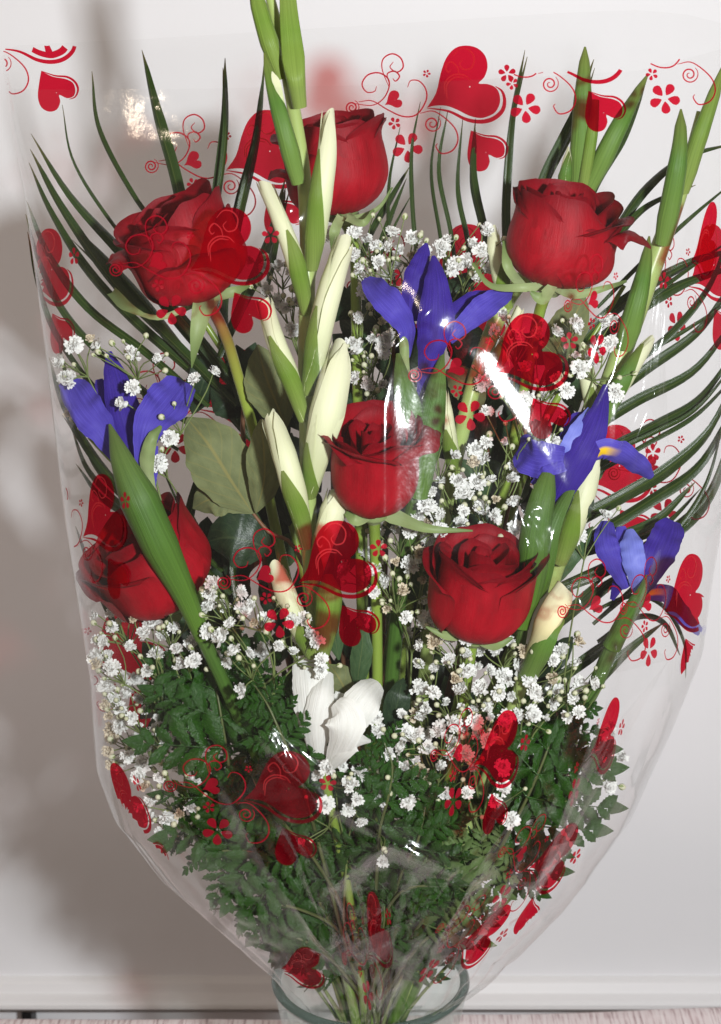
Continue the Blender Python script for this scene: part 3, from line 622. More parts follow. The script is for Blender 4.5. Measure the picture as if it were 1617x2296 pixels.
iris('violet iris behind folded cellophane, one drooping petal over a red heart print',
     [('petal', 'iris', [(1362, 1168, -.0), (1358, 1210, -.02), (1375, 1262, -.025), (1405, 1320, -.02)], [(0, 14), (.15, 24), (.5, 28), (1, 10)], dict(cup=.3)),
      ('petal', 'iris_pale', [(1412, 1186, -.01), (1418, 1230, -.025), (1424, 1280, -.03), (1428, 1335, -.02)], [(0, 8), (.2, 26), (.6, 26), (1, 8)], dict(cup=.3)),
      ('petal', 'iris', [(1392, 1180, -.0), (1400, 1230, -.01), (1412, 1290, -.015)], [(0, 10), (.4, 26), (1, 12)], dict(cup=.2)),
      ('standard', 'iris_deep', [(1510, 1168, .0), (1490, 1215, -.015), (1462, 1275, -.025), (1432, 1345, -.02)], [(0, 16), (.15, 34), (.5, 38), (.8, 22), (1, 8)], dict(cup=-.2)),
      ('fall', 'iris_fall', [(1572, 1418, .0), (1530, 1375, -.015), (1497, 1330, -.025), (1455, 1330, -.02), (1435, 1345, -.02)], [(0, 10), (.2, 22), (.55, 22), (.8, 16), (1, 8)], dict(cup=.3, twist=(.3, .5))),
      ('petal', 'iris_deep', [(1372, 1345, -.01), (1388, 1310, -.015), (1405, 1295, -.015)], [(0, 5), (.5, 16), (1, 8)], dict(cup=.2))],
     [([(1450, 1290, -.025), (1435, 1335, -.035), (1405, 1385, -.035), (1372, 1450, -.03)], [(0, 3), (.4, 16), (1, 20)], [(0, .6), (.5, 1.4), (1, 2.6)], 0)],
     ([(1420, 1355, -.03), (1372, 1450, -.028), (1300, 1600, -.02), (1100, 1900, -.01), (880, 2330, 0), (850, 2560, 0)], [(0, 16), (.3, 17), (1, 10)]), (1405, 1385, -.03))

# ------------------------------------------------------------------ gladioli
def glad(label, stem, srad, buds, loc):
    root = thing('gladiolus', label, 'gladiolus', P(*loc))
    mb = MB(); tube(mb, stem, srad, n=44, m=12, clamp=True); mb.build('stem', M['gstem'], root)
    for k, (pts, hw, kind, az, ts, sm) in enumerate(buds):
        if kind: hw = [(a_, b_ * .9) for a_, b_ in hw]
        if kind:
            mb = MB(); spiral_bud(mb, pts, hw, seed=k * 1.9 + 1); b = mb.build('bud', M[kind], root)
            for e, (az_, t0, of) in enumerate(((az - 1.5 + .4 * sin(k * 5), .06, 1.06), (az + 1.2 + .5 * sin(k * 3), .0, 1.03))):
                mb = MB(); cc = spine3(pts, 24); n = 22; sub = catmull(cc[int(t0 * 24):], n); rws = []
                for i, p_ in enumerate(sub):
                    t = i / n; tt = t0 + (1 - t0) * t; r = lerp_table(hw, tt) * K(p_) * (of + .16 * (1 - smooth(0, .2, t))); A = lerp_table([(0, .25), (.08, .7), (.3, 1.25), (1, 1.5)], t) * (1 + .12 * sin(t * 9 + k)); T, N, S = frame(sub, i)
                    rws.append([keep_in(p_ - T * (r * .5 * (1 - u_ * u_) * (1 - smooth(0, .12, t)) + r * .25 * noise.noise((u_ * 3 + k, 3, e)) * (t < .1)) + (S * sin(az_ + u_ * A) + N * cos(az_ + u_ * A)) * r * (1 + .05 * abs(u_) ** 3)) for u_ in [q_ / 6 - 1 for q_ in range(13)]])
                mb.grid(rws, lambda i, j: (j / 12, i / n)); mb.build('petal', M[kind], root)
        sp = pts if ts <= 0 else None
        if ts > 0:
            c = spine3(pts, 20); i0 = int(ts * 20); sub = c[i0:]
            mb = MB(); n = 24; cc = catmull(sub, n); rws = []
            for i, p_ in enumerate(cc):
                t = i / n; tt = ts + (1 - ts) * t; r = lerp_table(hw, tt) * K(p_) * 1.12; A = lerp_table([(0, .12), (.25, .8), (.6, 1.7), (1, 3.0)], t); T, N, S = frame(cc, i)
                rws.append([keep_in(p_ + (S * sin(az + u * A) + N * cos(az + u * A)) * r) for u in [q / 7 - 1 for q in range(15)]])
            mb.grid(rws, lambda i, j: (j / 14, i / n)); mb.build('sheath', M[sm], root)
        else:
            mb = MB(); wrap_sheath(mb, pts, hw, [(0, 1.9), (.3, 2.4), (1, 3.0)], az, n=26); mb.build('sheath', M[sm], root)
            mb = MB(); h2 = [(t, w * .82) for t, w in hw]; wrap_sheath(mb, pts[:-1] + [pts[-1]], h2, [(0, 1.6), (1, 2.6)], az + pi, n=20); mb.build('sheath', M['sheath'], root)
    return root
glad('tall white gladiolus spike in bud rising above the cellophane, in front of a red rose',
     [(592, -60, -.02), (622, 60, -.025), (645, 170, -.03), (668, 300, -.04), (684, 420, -.048), (690, 600, -.055), (686, 800, -.06), (690, 1000, -.062), (692, 1200, -.062), (705, 1350, -.055), (725, 1520, -.04), (790, 2000, -.01), (826, 2330, 0), (830, 2560, 0)],
     [(0, 9), (.08, 13), (.2, 15), (.35, 17), (.6, 19), (.7, 18), (1, 12)],
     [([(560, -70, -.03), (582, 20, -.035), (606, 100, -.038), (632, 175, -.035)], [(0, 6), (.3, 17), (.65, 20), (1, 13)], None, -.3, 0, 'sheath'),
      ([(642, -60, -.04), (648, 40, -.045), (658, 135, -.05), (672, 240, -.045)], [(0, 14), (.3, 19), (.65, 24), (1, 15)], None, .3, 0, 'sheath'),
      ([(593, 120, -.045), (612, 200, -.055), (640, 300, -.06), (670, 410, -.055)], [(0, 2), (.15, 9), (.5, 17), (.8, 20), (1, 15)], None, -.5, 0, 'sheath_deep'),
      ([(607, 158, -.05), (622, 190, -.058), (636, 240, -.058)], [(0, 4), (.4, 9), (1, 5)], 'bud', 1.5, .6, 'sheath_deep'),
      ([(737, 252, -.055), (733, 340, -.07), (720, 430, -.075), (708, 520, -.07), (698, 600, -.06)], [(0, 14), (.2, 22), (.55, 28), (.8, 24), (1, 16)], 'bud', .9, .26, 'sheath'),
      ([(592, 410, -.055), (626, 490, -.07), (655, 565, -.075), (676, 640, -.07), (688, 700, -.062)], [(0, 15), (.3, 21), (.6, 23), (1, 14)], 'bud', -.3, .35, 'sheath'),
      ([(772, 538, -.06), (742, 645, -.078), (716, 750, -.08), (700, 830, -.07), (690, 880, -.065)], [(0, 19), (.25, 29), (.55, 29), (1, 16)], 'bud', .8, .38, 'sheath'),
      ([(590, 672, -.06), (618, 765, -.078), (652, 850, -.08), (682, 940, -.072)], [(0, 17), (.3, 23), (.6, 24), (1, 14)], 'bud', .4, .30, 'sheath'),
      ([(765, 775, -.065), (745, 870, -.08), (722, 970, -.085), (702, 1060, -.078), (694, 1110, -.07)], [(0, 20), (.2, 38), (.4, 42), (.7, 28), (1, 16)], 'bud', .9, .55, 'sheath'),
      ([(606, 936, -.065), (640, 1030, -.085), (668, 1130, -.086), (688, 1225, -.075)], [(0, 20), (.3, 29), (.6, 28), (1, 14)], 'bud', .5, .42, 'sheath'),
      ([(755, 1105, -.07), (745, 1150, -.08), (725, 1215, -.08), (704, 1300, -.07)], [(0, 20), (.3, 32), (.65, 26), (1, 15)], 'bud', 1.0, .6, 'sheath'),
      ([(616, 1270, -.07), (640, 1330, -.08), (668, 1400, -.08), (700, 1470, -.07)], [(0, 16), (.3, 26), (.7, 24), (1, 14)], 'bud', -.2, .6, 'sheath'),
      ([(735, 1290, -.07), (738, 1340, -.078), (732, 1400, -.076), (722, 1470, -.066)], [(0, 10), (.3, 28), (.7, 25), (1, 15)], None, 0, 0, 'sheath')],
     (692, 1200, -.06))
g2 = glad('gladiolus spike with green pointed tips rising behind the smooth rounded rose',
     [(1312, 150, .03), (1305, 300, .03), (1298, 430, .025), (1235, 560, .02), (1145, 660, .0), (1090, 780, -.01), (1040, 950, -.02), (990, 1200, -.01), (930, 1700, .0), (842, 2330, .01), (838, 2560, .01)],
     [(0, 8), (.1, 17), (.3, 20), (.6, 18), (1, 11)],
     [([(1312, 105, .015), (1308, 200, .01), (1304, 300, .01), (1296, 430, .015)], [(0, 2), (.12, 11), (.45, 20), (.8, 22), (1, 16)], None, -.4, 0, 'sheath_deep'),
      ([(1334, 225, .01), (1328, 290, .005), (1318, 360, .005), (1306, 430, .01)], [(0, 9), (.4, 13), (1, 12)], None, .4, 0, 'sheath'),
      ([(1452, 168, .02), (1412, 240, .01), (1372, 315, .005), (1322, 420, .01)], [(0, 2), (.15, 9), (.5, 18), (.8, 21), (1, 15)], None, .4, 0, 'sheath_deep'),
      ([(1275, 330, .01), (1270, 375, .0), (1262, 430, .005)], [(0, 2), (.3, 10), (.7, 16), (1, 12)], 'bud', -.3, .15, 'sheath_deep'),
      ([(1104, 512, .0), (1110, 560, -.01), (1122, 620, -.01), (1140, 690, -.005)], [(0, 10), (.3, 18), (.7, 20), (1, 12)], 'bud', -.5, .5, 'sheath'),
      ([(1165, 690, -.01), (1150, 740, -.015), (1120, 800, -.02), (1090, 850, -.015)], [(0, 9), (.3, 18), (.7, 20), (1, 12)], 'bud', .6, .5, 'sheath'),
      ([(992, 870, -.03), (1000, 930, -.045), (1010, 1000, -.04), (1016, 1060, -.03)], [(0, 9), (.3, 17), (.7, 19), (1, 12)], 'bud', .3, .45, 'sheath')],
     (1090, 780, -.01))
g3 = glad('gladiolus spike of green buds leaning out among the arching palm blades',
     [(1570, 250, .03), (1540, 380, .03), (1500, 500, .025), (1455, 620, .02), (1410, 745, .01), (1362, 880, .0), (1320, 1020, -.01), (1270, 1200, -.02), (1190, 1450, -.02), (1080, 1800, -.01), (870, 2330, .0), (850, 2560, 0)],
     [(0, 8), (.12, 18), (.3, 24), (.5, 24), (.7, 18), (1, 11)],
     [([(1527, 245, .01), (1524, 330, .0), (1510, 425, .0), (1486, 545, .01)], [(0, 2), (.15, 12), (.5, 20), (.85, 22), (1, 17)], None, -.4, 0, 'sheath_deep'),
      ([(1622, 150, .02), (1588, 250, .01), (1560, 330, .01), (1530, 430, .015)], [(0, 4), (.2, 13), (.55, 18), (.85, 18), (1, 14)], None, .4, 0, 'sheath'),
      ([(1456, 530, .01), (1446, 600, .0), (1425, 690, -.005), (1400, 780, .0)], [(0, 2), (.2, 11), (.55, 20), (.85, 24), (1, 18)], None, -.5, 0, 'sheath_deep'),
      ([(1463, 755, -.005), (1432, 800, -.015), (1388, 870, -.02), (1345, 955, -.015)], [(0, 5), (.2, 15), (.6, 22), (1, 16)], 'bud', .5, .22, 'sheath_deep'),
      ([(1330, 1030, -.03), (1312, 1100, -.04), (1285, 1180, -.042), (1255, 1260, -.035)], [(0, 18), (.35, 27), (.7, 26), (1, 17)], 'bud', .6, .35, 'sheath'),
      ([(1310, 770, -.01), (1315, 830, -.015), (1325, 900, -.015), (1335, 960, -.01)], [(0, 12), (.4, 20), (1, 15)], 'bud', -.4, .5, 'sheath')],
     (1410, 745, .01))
cb = thing('gladiolus', 'single cream gladiolus bud on a green stalk beside the large half open rose', 'gladiolus', P(1190, 1470, -.07))
mb = MB(); spiral_bud(mb, [(1264, 1318, -.075), (1246, 1365, -.085), (1222, 1415, -.085), (1195, 1475, -.075)], [(0, 22), (.25, 32), (.6, 33), (1, 20)], seed=4.2); mb.build('bud', M['cream'], cb)
mb = MB(); ribbon(mb, [(1232, 1330, -.07), (1212, 1380, -.075), (1196, 1450, -.072)], [(0, 5), (.4, 22), (1, 18)], cup=.4, n=14); mb.build('petal', M['white_petal'], cb)
mb = MB(); wrap_sheath(mb, [(1262, 1400, -.08), (1240, 1420, -.085), (1215, 1455, -.085), (1180, 1520, -.07)], [(0, 20), (.4, 30), (1, 18)], [(0, .3), (.5, 1.2), (1, 2.6)], .5); mb.build('sheath', M['sheath_deep'], cb)
mb = MB(); tube(mb, [(1195, 1475, -.075), (1160, 1560, -.06), (1050, 1850, -.03), (855, 2330, 0), (840, 2560, 0)], [(0, 18), (.3, 15), (1, 10)], n=20); mb.build('stem', M['gstem'], cb)
# open white bloom at the foot of the spike
wb = thing('gladiolus', 'open white gladiolus bloom with folded petals among fern and baby\'s breath', 'gladiolus', P(725, 1730, -.08))
for pts, hw, kw in [([(690, 1468, -.06), (697, 1540, -.075), (705, 1620, -.08), (720, 1715, -.075)], [(0, 32), (.2, 40), (.55, 42), (.85, 26), (1, 10)], dict(cup=.35)),
                    ([(735, 1505, -.065), (722, 1560, -.082), (712, 1640, -.086), (722, 1720, -.08)], [(0, 14), (.2, 26), (.55, 34), (.85, 26), (1, 10)], dict(cup=.5)),
                    ([(850, 1530, -.06), (820, 1565, -.08), (780, 1630, -.085), (735, 1725, -.078)], [(0, 20), (.15, 34), (.45, 44), (.8, 28), (1, 8)], dict(cup=.3)),
                    ([(752, 1575, -.09), (770, 1600, -.098), (772, 1650, -.10), (735, 1728, -.085)], [(0, 16), (.2, 34), (.55, 46), (.85, 24), (1, 8)], dict(cup=.2, twist=(.2, 0))),
                    ([(832, 1662, -.088), (795, 1660, -.096), (765, 1690, -.095), (737, 1726, -.086)], [(0, 3), (.4, 26), (.8, 18), (1, 8)], dict(cup=.25)),
                    ([(770, 1555, -.06), (755, 1600, -.065), (735, 1680, -.07)], [(0, 18), (.5, 24), (1, 14)], dict(cup=.2))]:
    mb = MB(); ribbon(mb, pts, hw, n=22, m=12, wave=.10, wf=1.5, ragged=.09, seed=len(wb.children) * 2.3, **kw); mb.build('petal', M['white_petal'], wb)
mb = MB(); tube(mb, [(724, 1715, -.078), (740, 1800, -.07), (790, 2050, -.04), (822, 2330, -.01), (828, 2560, -.01)], [(0, 11), (.3, 10), (1, 9)], n=18); mb.build('stem', M['rstem'], wb)

# ------------------------------------------------------------------ palm fronds
def in_edge(pts): return all(lerp_table(LEFT, b) + 8 < a for a, b in pts) and min(b for a, b in pts) > 100
def frond(label, loc, blades, d0, d1, stempts):
    root = thing('palm_frond', label, 'palm frond', P(*loc))
    rb = random.Random(len(blades) * 31 + int(loc[0])); more_ = []
    for pts, w in blades:
        if rb.random() < .55 and w > 7:
            ox, oy = rb.uniform(-16, 16), rb.uniform(14, 30) * rb.choice((-1, 1)); m_ = len(pts) - 1
            more_.append(([(a + ox * (1 - i / m_) + rb.uniform(-4, 4), b + oy * (1 - .6 * i / m_)) for i, (a, b) in enumerate(pts)], w * rb.uniform(.5, .8)))
    blades = blades + [(p_, w_) for p_, w_ in more_ if in_edge(p_)]
    for k, (pts, w) in enumerate(blades):
        mb = MB(); n = len(pts) - 1
        q = [(a, b, d0 + (d1 - d0) * (i / n) + .004 * ((k * 7) % 5 - 2)) for i, (a, b) in enumerate(pts)]
        ribbon(mb, q, [(0, .8), (.12, w * .5), (.4, w), (.85, w * .95), (1, w * .6)], cup=.35, n=26, m=4, twist=((-.75, .55, .85, -.45)[k % 4], (-.35, .6, .3, -.6)[k % 4]), clamp=True)
        mb.build('blade', M['blade'], root)
    mb = MB(); tube(mb, stempts, [(0, 5), (.3, 9), (1, 10)], n=26, m=8); mb.build('stem', M['rstem'], root)
    return root
frond('palm frond whose dark blades fan out behind the ruffled rose', (560, 920, .03),
      [([(70, 300), (160, 440), (270, 560), (380, 680), (480, 800), (570, 920)], 15), ([(68, 335), (140, 470), (260, 640), (400, 780), (530, 910)], 14), ([(65, 365), (110, 470), (190, 600), (300, 720), (450, 850), (560, 960)], 13),
       ([(60, 450), (110, 570), (200, 690), (330, 790), (470, 910)], 11), ([(58, 480), (95, 600), (160, 720), (290, 850), (440, 960)], 10), ([(62, 520), (85, 640), (130, 760), (240, 900), (400, 1010)], 8),
       ([(230, 510), (330, 640), (430, 760), (540, 880), (620, 980)], 17), ([(180, 520), (300, 650), (420, 800), (560, 980)], 15), ([(140, 235), (165, 360), (245, 490), (330, 590), (420, 680)], 5), ([(206, 160), (222, 290), (300, 440), (370, 530)], 7),
       ([(318, 112), (350, 250), (395, 410), (425, 560)], 16), ([(505, 130), (505, 280), (485, 450), (470, 620)], 12), ([(594, 148), (575, 320), (535, 490), (500, 700), (530, 860)], 16), ([(640, 400), (600, 540), (540, 680), (490, 800)], 13)], .075, .035,
      [(300, 500, .05), (470, 740, .05), (600, 980, .04), (720, 1500, .02), (826, 2330, .02), (830, 2560, .02)])
frond('palm frond with blades curving behind the long iris spathe', (430, 1230, .02),
      [([(140, 930), (230, 1050), (360, 1160), (500, 1280)], 9), ([(160, 960), (200, 1060), (290, 1150), (430, 1260)], 8), ([(170, 1040), (230, 1120), (330, 1180), (450, 1250)], 10), ([(110, 800), (150, 920), (240, 1060), (380, 1200), (520, 1330)], 12), ([(128, 740), (150, 840), (200, 960), (330, 1110)], 7),
       ([(355, 1030), (430, 1200), (490, 1330), (520, 1430)], 6), ([(420, 1130), (480, 1260), (520, 1370), (545, 1460)], 7), ([(170, 1180), (210, 1290), (260, 1400), (340, 1500)], 8), ([(480, 1000), (440, 1100), (420, 1250), (470, 1420)], 14), ([(620, 900), (560, 1050), (520, 1250), (540, 1420)], 14)], .05, .0,
      [(200, 980, .04), (400, 1200, .02), (560, 1500, .0), (720, 1900, .0), (824, 2330, .0), (828, 2560, .0)])
frond('thin arching palm blades standing between the tall rose and the rounded rose', (1000, 620, .05),
      [([(943, 228), (925, 330), (925, 440), (935, 560), (960, 700)], 6), ([(897, 285), (872, 410), (872, 540), (890, 680)], 5), ([(988, 240), (966, 380), (985, 520), (1010, 660)], 5), ([(1004, 250), (985, 380), (1012, 520), (1030, 660)], 6), ([(1038, 265), (1028, 420), (1050, 540), (1060, 650)], 7),
       ([(1066, 290), (1060, 400), (1080, 500), (1112, 620)], 12), ([(1177, 112), (1148, 260), (1133, 450), (1133, 620), (1100, 760)], 12), ([(918, 375), (875, 450), (830, 530), (790, 640)], 9), ([(912, 400), (880, 480), (850, 560), (820, 660)], 8), ([(640, 420), (620, 520), (600, 640)], 10)], .085, .05,
      [(1000, 560, .06), (990, 700, .05), (950, 1100, .03), (880, 1700, .02), (836, 2330, .03), (834, 2560, .03)])
frond('long palm frond arching out past the yellow throated iris', (1250, 900, .03),
      [([(1332, 133), (1290, 260), (1222, 400), (1190, 520)], 14), ([(1450, 178), (1400, 300), (1330, 420), (1290, 540)], 12), ([(1660, 318), (1540, 350), (1450, 420), (1380, 520), (1300, 660), (1220, 780)], 13), ([(1560, 415), (1450, 465), (1380, 540), (1310, 620)], 9), ([(1670, 556), (1540, 595), (1400, 680), (1300, 770), (1210, 880)], 17),
       ([(1670, 590), (1520, 640), (1380, 730), (1280, 820)], 15), ([(1640, 470), (1600, 620), (1510, 740), (1400, 830), (1310, 900)], 10), ([(1650, 620), (1570, 740), (1450, 830), (1330, 920), (1230, 1000)], 14), ([(1660, 700), (1560, 830), (1430, 900), (1330, 960), (1230, 1020)], 15), ([(1660, 770), (1570, 890), (1470, 950), (1350, 1010), (1230, 1080)], 13), ([(1665, 520), (1560, 590), (1440, 680), (1320, 790), (1220, 900)], 7), ([(1660, 660), (1540, 740), (1420, 810), (1300, 900)], 6), ([(1655, 400), (1560, 480), (1450, 580), (1340, 690)], 6), ([(1660, 830), (1560, 930), (1440, 1000), (1300, 1080)], 7)], .06, .03,
      [(1400, 640, .05), (1280, 840, .04), (1180, 1050, .02), (1050, 1500, .01), (860, 2330, .02), (845, 2560, .02)])
frond('palm frond with looping blades behind the iris in folded cellophane', (1220, 1280, .02),
      [([(1650, 840), (1595, 960), (1500, 1050), (1400, 1110), (1280, 1175), (1190, 1250)], 15), ([(1650, 900), (1570, 1040), (1460, 1120), (1330, 1200), (1220, 1270)], 16), ([(1645, 990), (1585, 1120), (1500, 1200), (1380, 1265), (1230, 1330)], 17), ([(1560, 1080), (1470, 1170), (1370, 1210), (1250, 1250)], 14), ([(1612, 1000), (1560, 1150), (1490, 1245), (1420, 1320), (1330, 1400)], 7), ([(1622, 950), (1580, 1090), (1500, 1210), (1440, 1290)], 6),
       ([(1538, 1520), (1535, 1440), (1490, 1360), (1420, 1335), (1330, 1370)], 6), ([(1525, 1470), (1490, 1400), (1430, 1385), (1340, 1440)], 8), ([(1490, 1395), (1410, 1460), (1330, 1540), (1240, 1610)], 14), ([(1440, 1250), (1340, 1330), (1230, 1400), (1140, 1480)], 15), ([(1400, 1420), (1300, 1490), (1200, 1560)], 13), ([(1380, 1290), (1290, 1370), (1190, 1450)], 14)], .04, .01,
      [(1350, 1200, .03), (1220, 1320, .02), (1100, 1550, .01), (980, 1850, .01), (852, 2330, .01), (842, 2560, .01)])

# ------------------------------------------------------------------ rose leaves, and dark filler sprigs added to blacken the gaps
def leafspray(label, loc, leaves, twig, tw=4, name='leaf_sprig', cat='leaf sprig'):
    root = thing(name, label, cat, P(*loc))
    for k, (pts, hw, mat, kw) in enumerate(leaves):
        mb = MB(); hwid = [(0, 1), (.12, hw * .5), (.35, hw * .95), (.55, hw), (.8, hw * .72), (.95, hw * .25), (1, 2)]
        ribbon(mb, pts, hwid, n=30, m=8, ragged=.06, wave=.03, seed=k * 1.37, **kw); mb.build('leaf', M[mat], root)
    if twig: mb = MB(); tube(mb, twig, [(0, tw), (1, tw * 1.6)], n=24, m=6); mb.build('twig', M['twig'], root)
    return root
leafspray('rose leaves showing pale matte undersides beside the gladiolus spike', (600, 1190, -.03),
          [([(578, 772, -.01), (595, 840, -.02), (618, 900, -.02), (642, 960, -.01)], 56, 'leaf_pale', dict(cup=.15, twist=(.1, 0))),
           ([(418, 935, -.02), (470, 1000, -.035), (520, 1080, -.035), (566, 1150, -.03)], 72, 'leaf_pale', dict(cup=.12)),
           ([(432, 1140, -.02), (470, 1120, -.03), (520, 1115, -.03), (572, 1150, -.03)], 44, 'leaf_pale', dict(cup=.1)),
           ([(584, 940, -.03), (592, 1010, -.045), (592, 1080, -.045), (574, 1150, -.035)], 42, 'leaf_pale', dict(cup=.2)),
           ([(462, 1215, -.02), (510, 1205, -.035), (560, 1215, -.035), (612, 1235, -.03)], 66, 'leaf_dark', dict(cup=.12)),
           ([(500, 1160, -.01), (545, 1165, -.015), (590, 1180, -.02)], 30, 'leaf_mid', dict(cup=.12))],
          [(545, 1120, -.025), (600, 1190, -.03), (670, 1245, -.03), (740, 1500, -.02), (815, 2330, 0), (825, 2560, 0)])
leafspray('grey green rose leaf with toothed edge under the rounded red rose', (1230, 780, .0),
          [([(1312, 662, .0), (1285, 715, -.01), (1255, 770, -.01), (1225, 830, .0)], 44, 'leaf_pale', dict(cup=.1)), ([(1080, 920, -.0), (1060, 880, -.01), (1030, 850, -.01), (1000, 830, .0)], 38, 'leaf_pale', dict(cup=.15)), ([(1110, 860, .0), (1060, 845, .0), (1010, 860, .0)], 34, 'leaf_dark', dict(cup=.15))],
          [(1225, 830, .0), (1180, 960, .0), (1080, 1400, .0), (850, 2330, .0), (840, 2560, .0)])
leafspray('dark toothed rose leaf under the yellow throated iris', (1262, 1220, -.02),
          [([(1318, 1070, -.03), (1300, 1110, -.045), (1275, 1160, -.045), (1245, 1215, -.035)], 40, 'leaf_dark', dict(cup=.15)), ([(1330, 1180, -.0), (1290, 1230, -.02), (1240, 1290, -.02), (1210, 1330, -.01)], 26, 'leaf_mid', dict(cup=.2))],
          [(1245, 1215, -.03), (1200, 1320, -.03), (1080, 1700, -.01), (860, 2330, .0), (842, 2560, .0)])
leafspray('narrow grey green leaves standing behind the open white bloom', (790, 1560, -.03),
          [([(815, 1400, -.05), (812, 1450, -.055), (805, 1500, -.055), (800, 1545, -.05)], 26, 'leaf_mid', dict(cup=.15, twist=(.3, .3))), ([(738, 1490, -.04), (760, 1520, -.05), (780, 1560, -.045), (800, 1610, -.04)], 42, 'leaf_pale', dict(cup=.1)), ([(745, 1360, -.03), (748, 1410, -.04), (760, 1480, -.04)], 22, 'leaf_mid', dict(cup=.2)), ([(905, 1520, -.05), (895, 1560, -.06), (885, 1610, -.06), (890, 1650, -.05)], 30, 'leaf_dark', dict(cup=.15))],
          [(800, 1545, -.045), (805, 1700, -.03), (820, 2330, .0), (828, 2560, .0)])
rl = random.Random(77)  # added leaves hide the bright wall so gaps between flowers go dark
fill_labels = ['added dark filler sprig deep behind the pale rose leaves', 'added dark filler sprig deep behind the upright iris', 'added dark filler sprig in the shade behind the half open rose', 'added dark filler sprig in the shade behind the open white bloom',
               'added dark filler sprig behind the spathe covered rose', 'added dark filler sprig behind the lower fern fronds', 'dark ruscus sprig behind the dense baby\'s breath', 'added dark filler sprig behind the gladiolus spike', 'added dark filler sprig behind the yellow throated iris']
for lab, (x0, x1, y0, y1, n) in zip(fill_labels, [(450, 660, 820, 1320, 30), (700, 1060, 640, 1000, 34), (920, 1260, 960, 1480, 46), (620, 940, 1380, 1780, 40), (260, 560, 1300, 1680, 34), (480, 980, 1780, 2140, 40), (930, 1280, 1460, 1940, 48), (600, 900, 900, 1450, 44), (1040, 1320, 760, 1080, 26)]):
    lv = []
    for _ in range(n):
        x = rl.uniform(x0, x1); y = rl.uniform(y0, y1); a = rl.uniform(-.9, .9); L = rl.uniform(90, 150)
        if not (lerp_table(LEFT, y + 60) + 110 < x < lerp_table(RGHT, y + 60) - 110): continue
        d = rl.uniform(.02, .07)
        lv.append(([(x - sin(a) * L * .5, y - cos(a) * L * .5, d), (x + rl.uniform(-8, 8), y, d - .008), (x + sin(a) * L * .5, y + cos(a) * L * .5, d)], rl.uniform(24, 40), 'leaf_dark' if rl.random() < .7 else 'leaf_mid', dict(cup=.2, twist=(rl.uniform(-.6, .6), rl.uniform(-.4, .4)))))
    xm, ym = (x0 + x1) / 2, (y0 + y1) / 2
    leafspray(lab, (xm, ym, .03), lv, [(xm, y0, .035), (xm, ym, .035), (xm * .5 + 416, y1 * .6 + 900, .03), (832 + (xm - 832) * .08, 2330, .02), (832 + (xm - 832) * .05, 2560, .02)], 5, 'filler_sprig', 'leaf sprig')

# ------------------------------------------------------------------ ferns
def pinna_mesh(name, seed, mat, lobes=5, pale=False):
    """one toothed side frond, unit length along +X, in the XY plane with a little relief"""
    rn = random.Random(seed); mb = MB()
    rw = []
    for i in range(13):
        x = i / 12; r = .012 * (1 - x) + .003
        rw.append([Vector((x, r * cos(a), .012 + r * sin(a) - .10 * x * x)) for a in (0, 2.1, 4.2)])
    mb.grid(rw, lambda i, j: (.5, i / 12), close=True)
    for s in (1, -1):
        for k in range(lobes):
            f = k / lobes; x0 = .05 + .88 * f + (.03 if s > 0 else 0)
            L = (.36 * (1 - f) ** .65 + .08) * rn.uniform(.88, 1.12); a = radians(62 - 22 * f + rn.uniform(-5, 5)); W = L * .16 + .022
            dx, dy = cos(a), sin(a) * s; nx, ny = -dy, dx
            lift = rn.uniform(-.15, .45); rollv = rn.uniform(-.6, .6); n = 11; rw = []
            for i in range(n + 1):
                t = i / n; prof_ = (.45 + .9 * t) if t < .45 else (.855 + .15 * sin((t - .45) * 4)) * (1 - ((t - .45) / .55) ** 2.2) + .02
                tooth = 1 + (.16 if i % 2 else -.12) * (t > .15)
                row = []
                for u in (-1, -.5, 0, .5, 1):
                    w = W * prof_ * (tooth if abs(u) == 1 else 1)
                    row.append(Vector((x0 + dx * L * t + nx * w * u, dy * L * t + ny * w * u, .012 * rn.uniform(-1, 1) + lift * L * t - .30 * L * t * t - .35 * W * u * u + rollv * W * u - .10 * x0 * x0)))
                rw.append(row)
            mb.grid(rw, lambda i, j: (j / 4, i / n))
    rw = []
    for i in range(6):
        t = i / 5; w = (.075, .085, .07, .055, .03, .002)[i]
        rw.append([Vector((.86 + .22 * t, w * u, -.09 - .04 * t * t - .01 * u * u)) for u in (-1, 0, 1)])
    mb.grid(rw, lambda i, j: (j / 2, i / 5))
    return mb.mesh(name, mat)
PM = [pinna_mesh('fern_pinna', s, M['fern']) for s in (1, 2, 3)]; PMP = [pinna_mesh('fern_pinna_pale', s, M['fern_pale']) for s in (5, 6)]
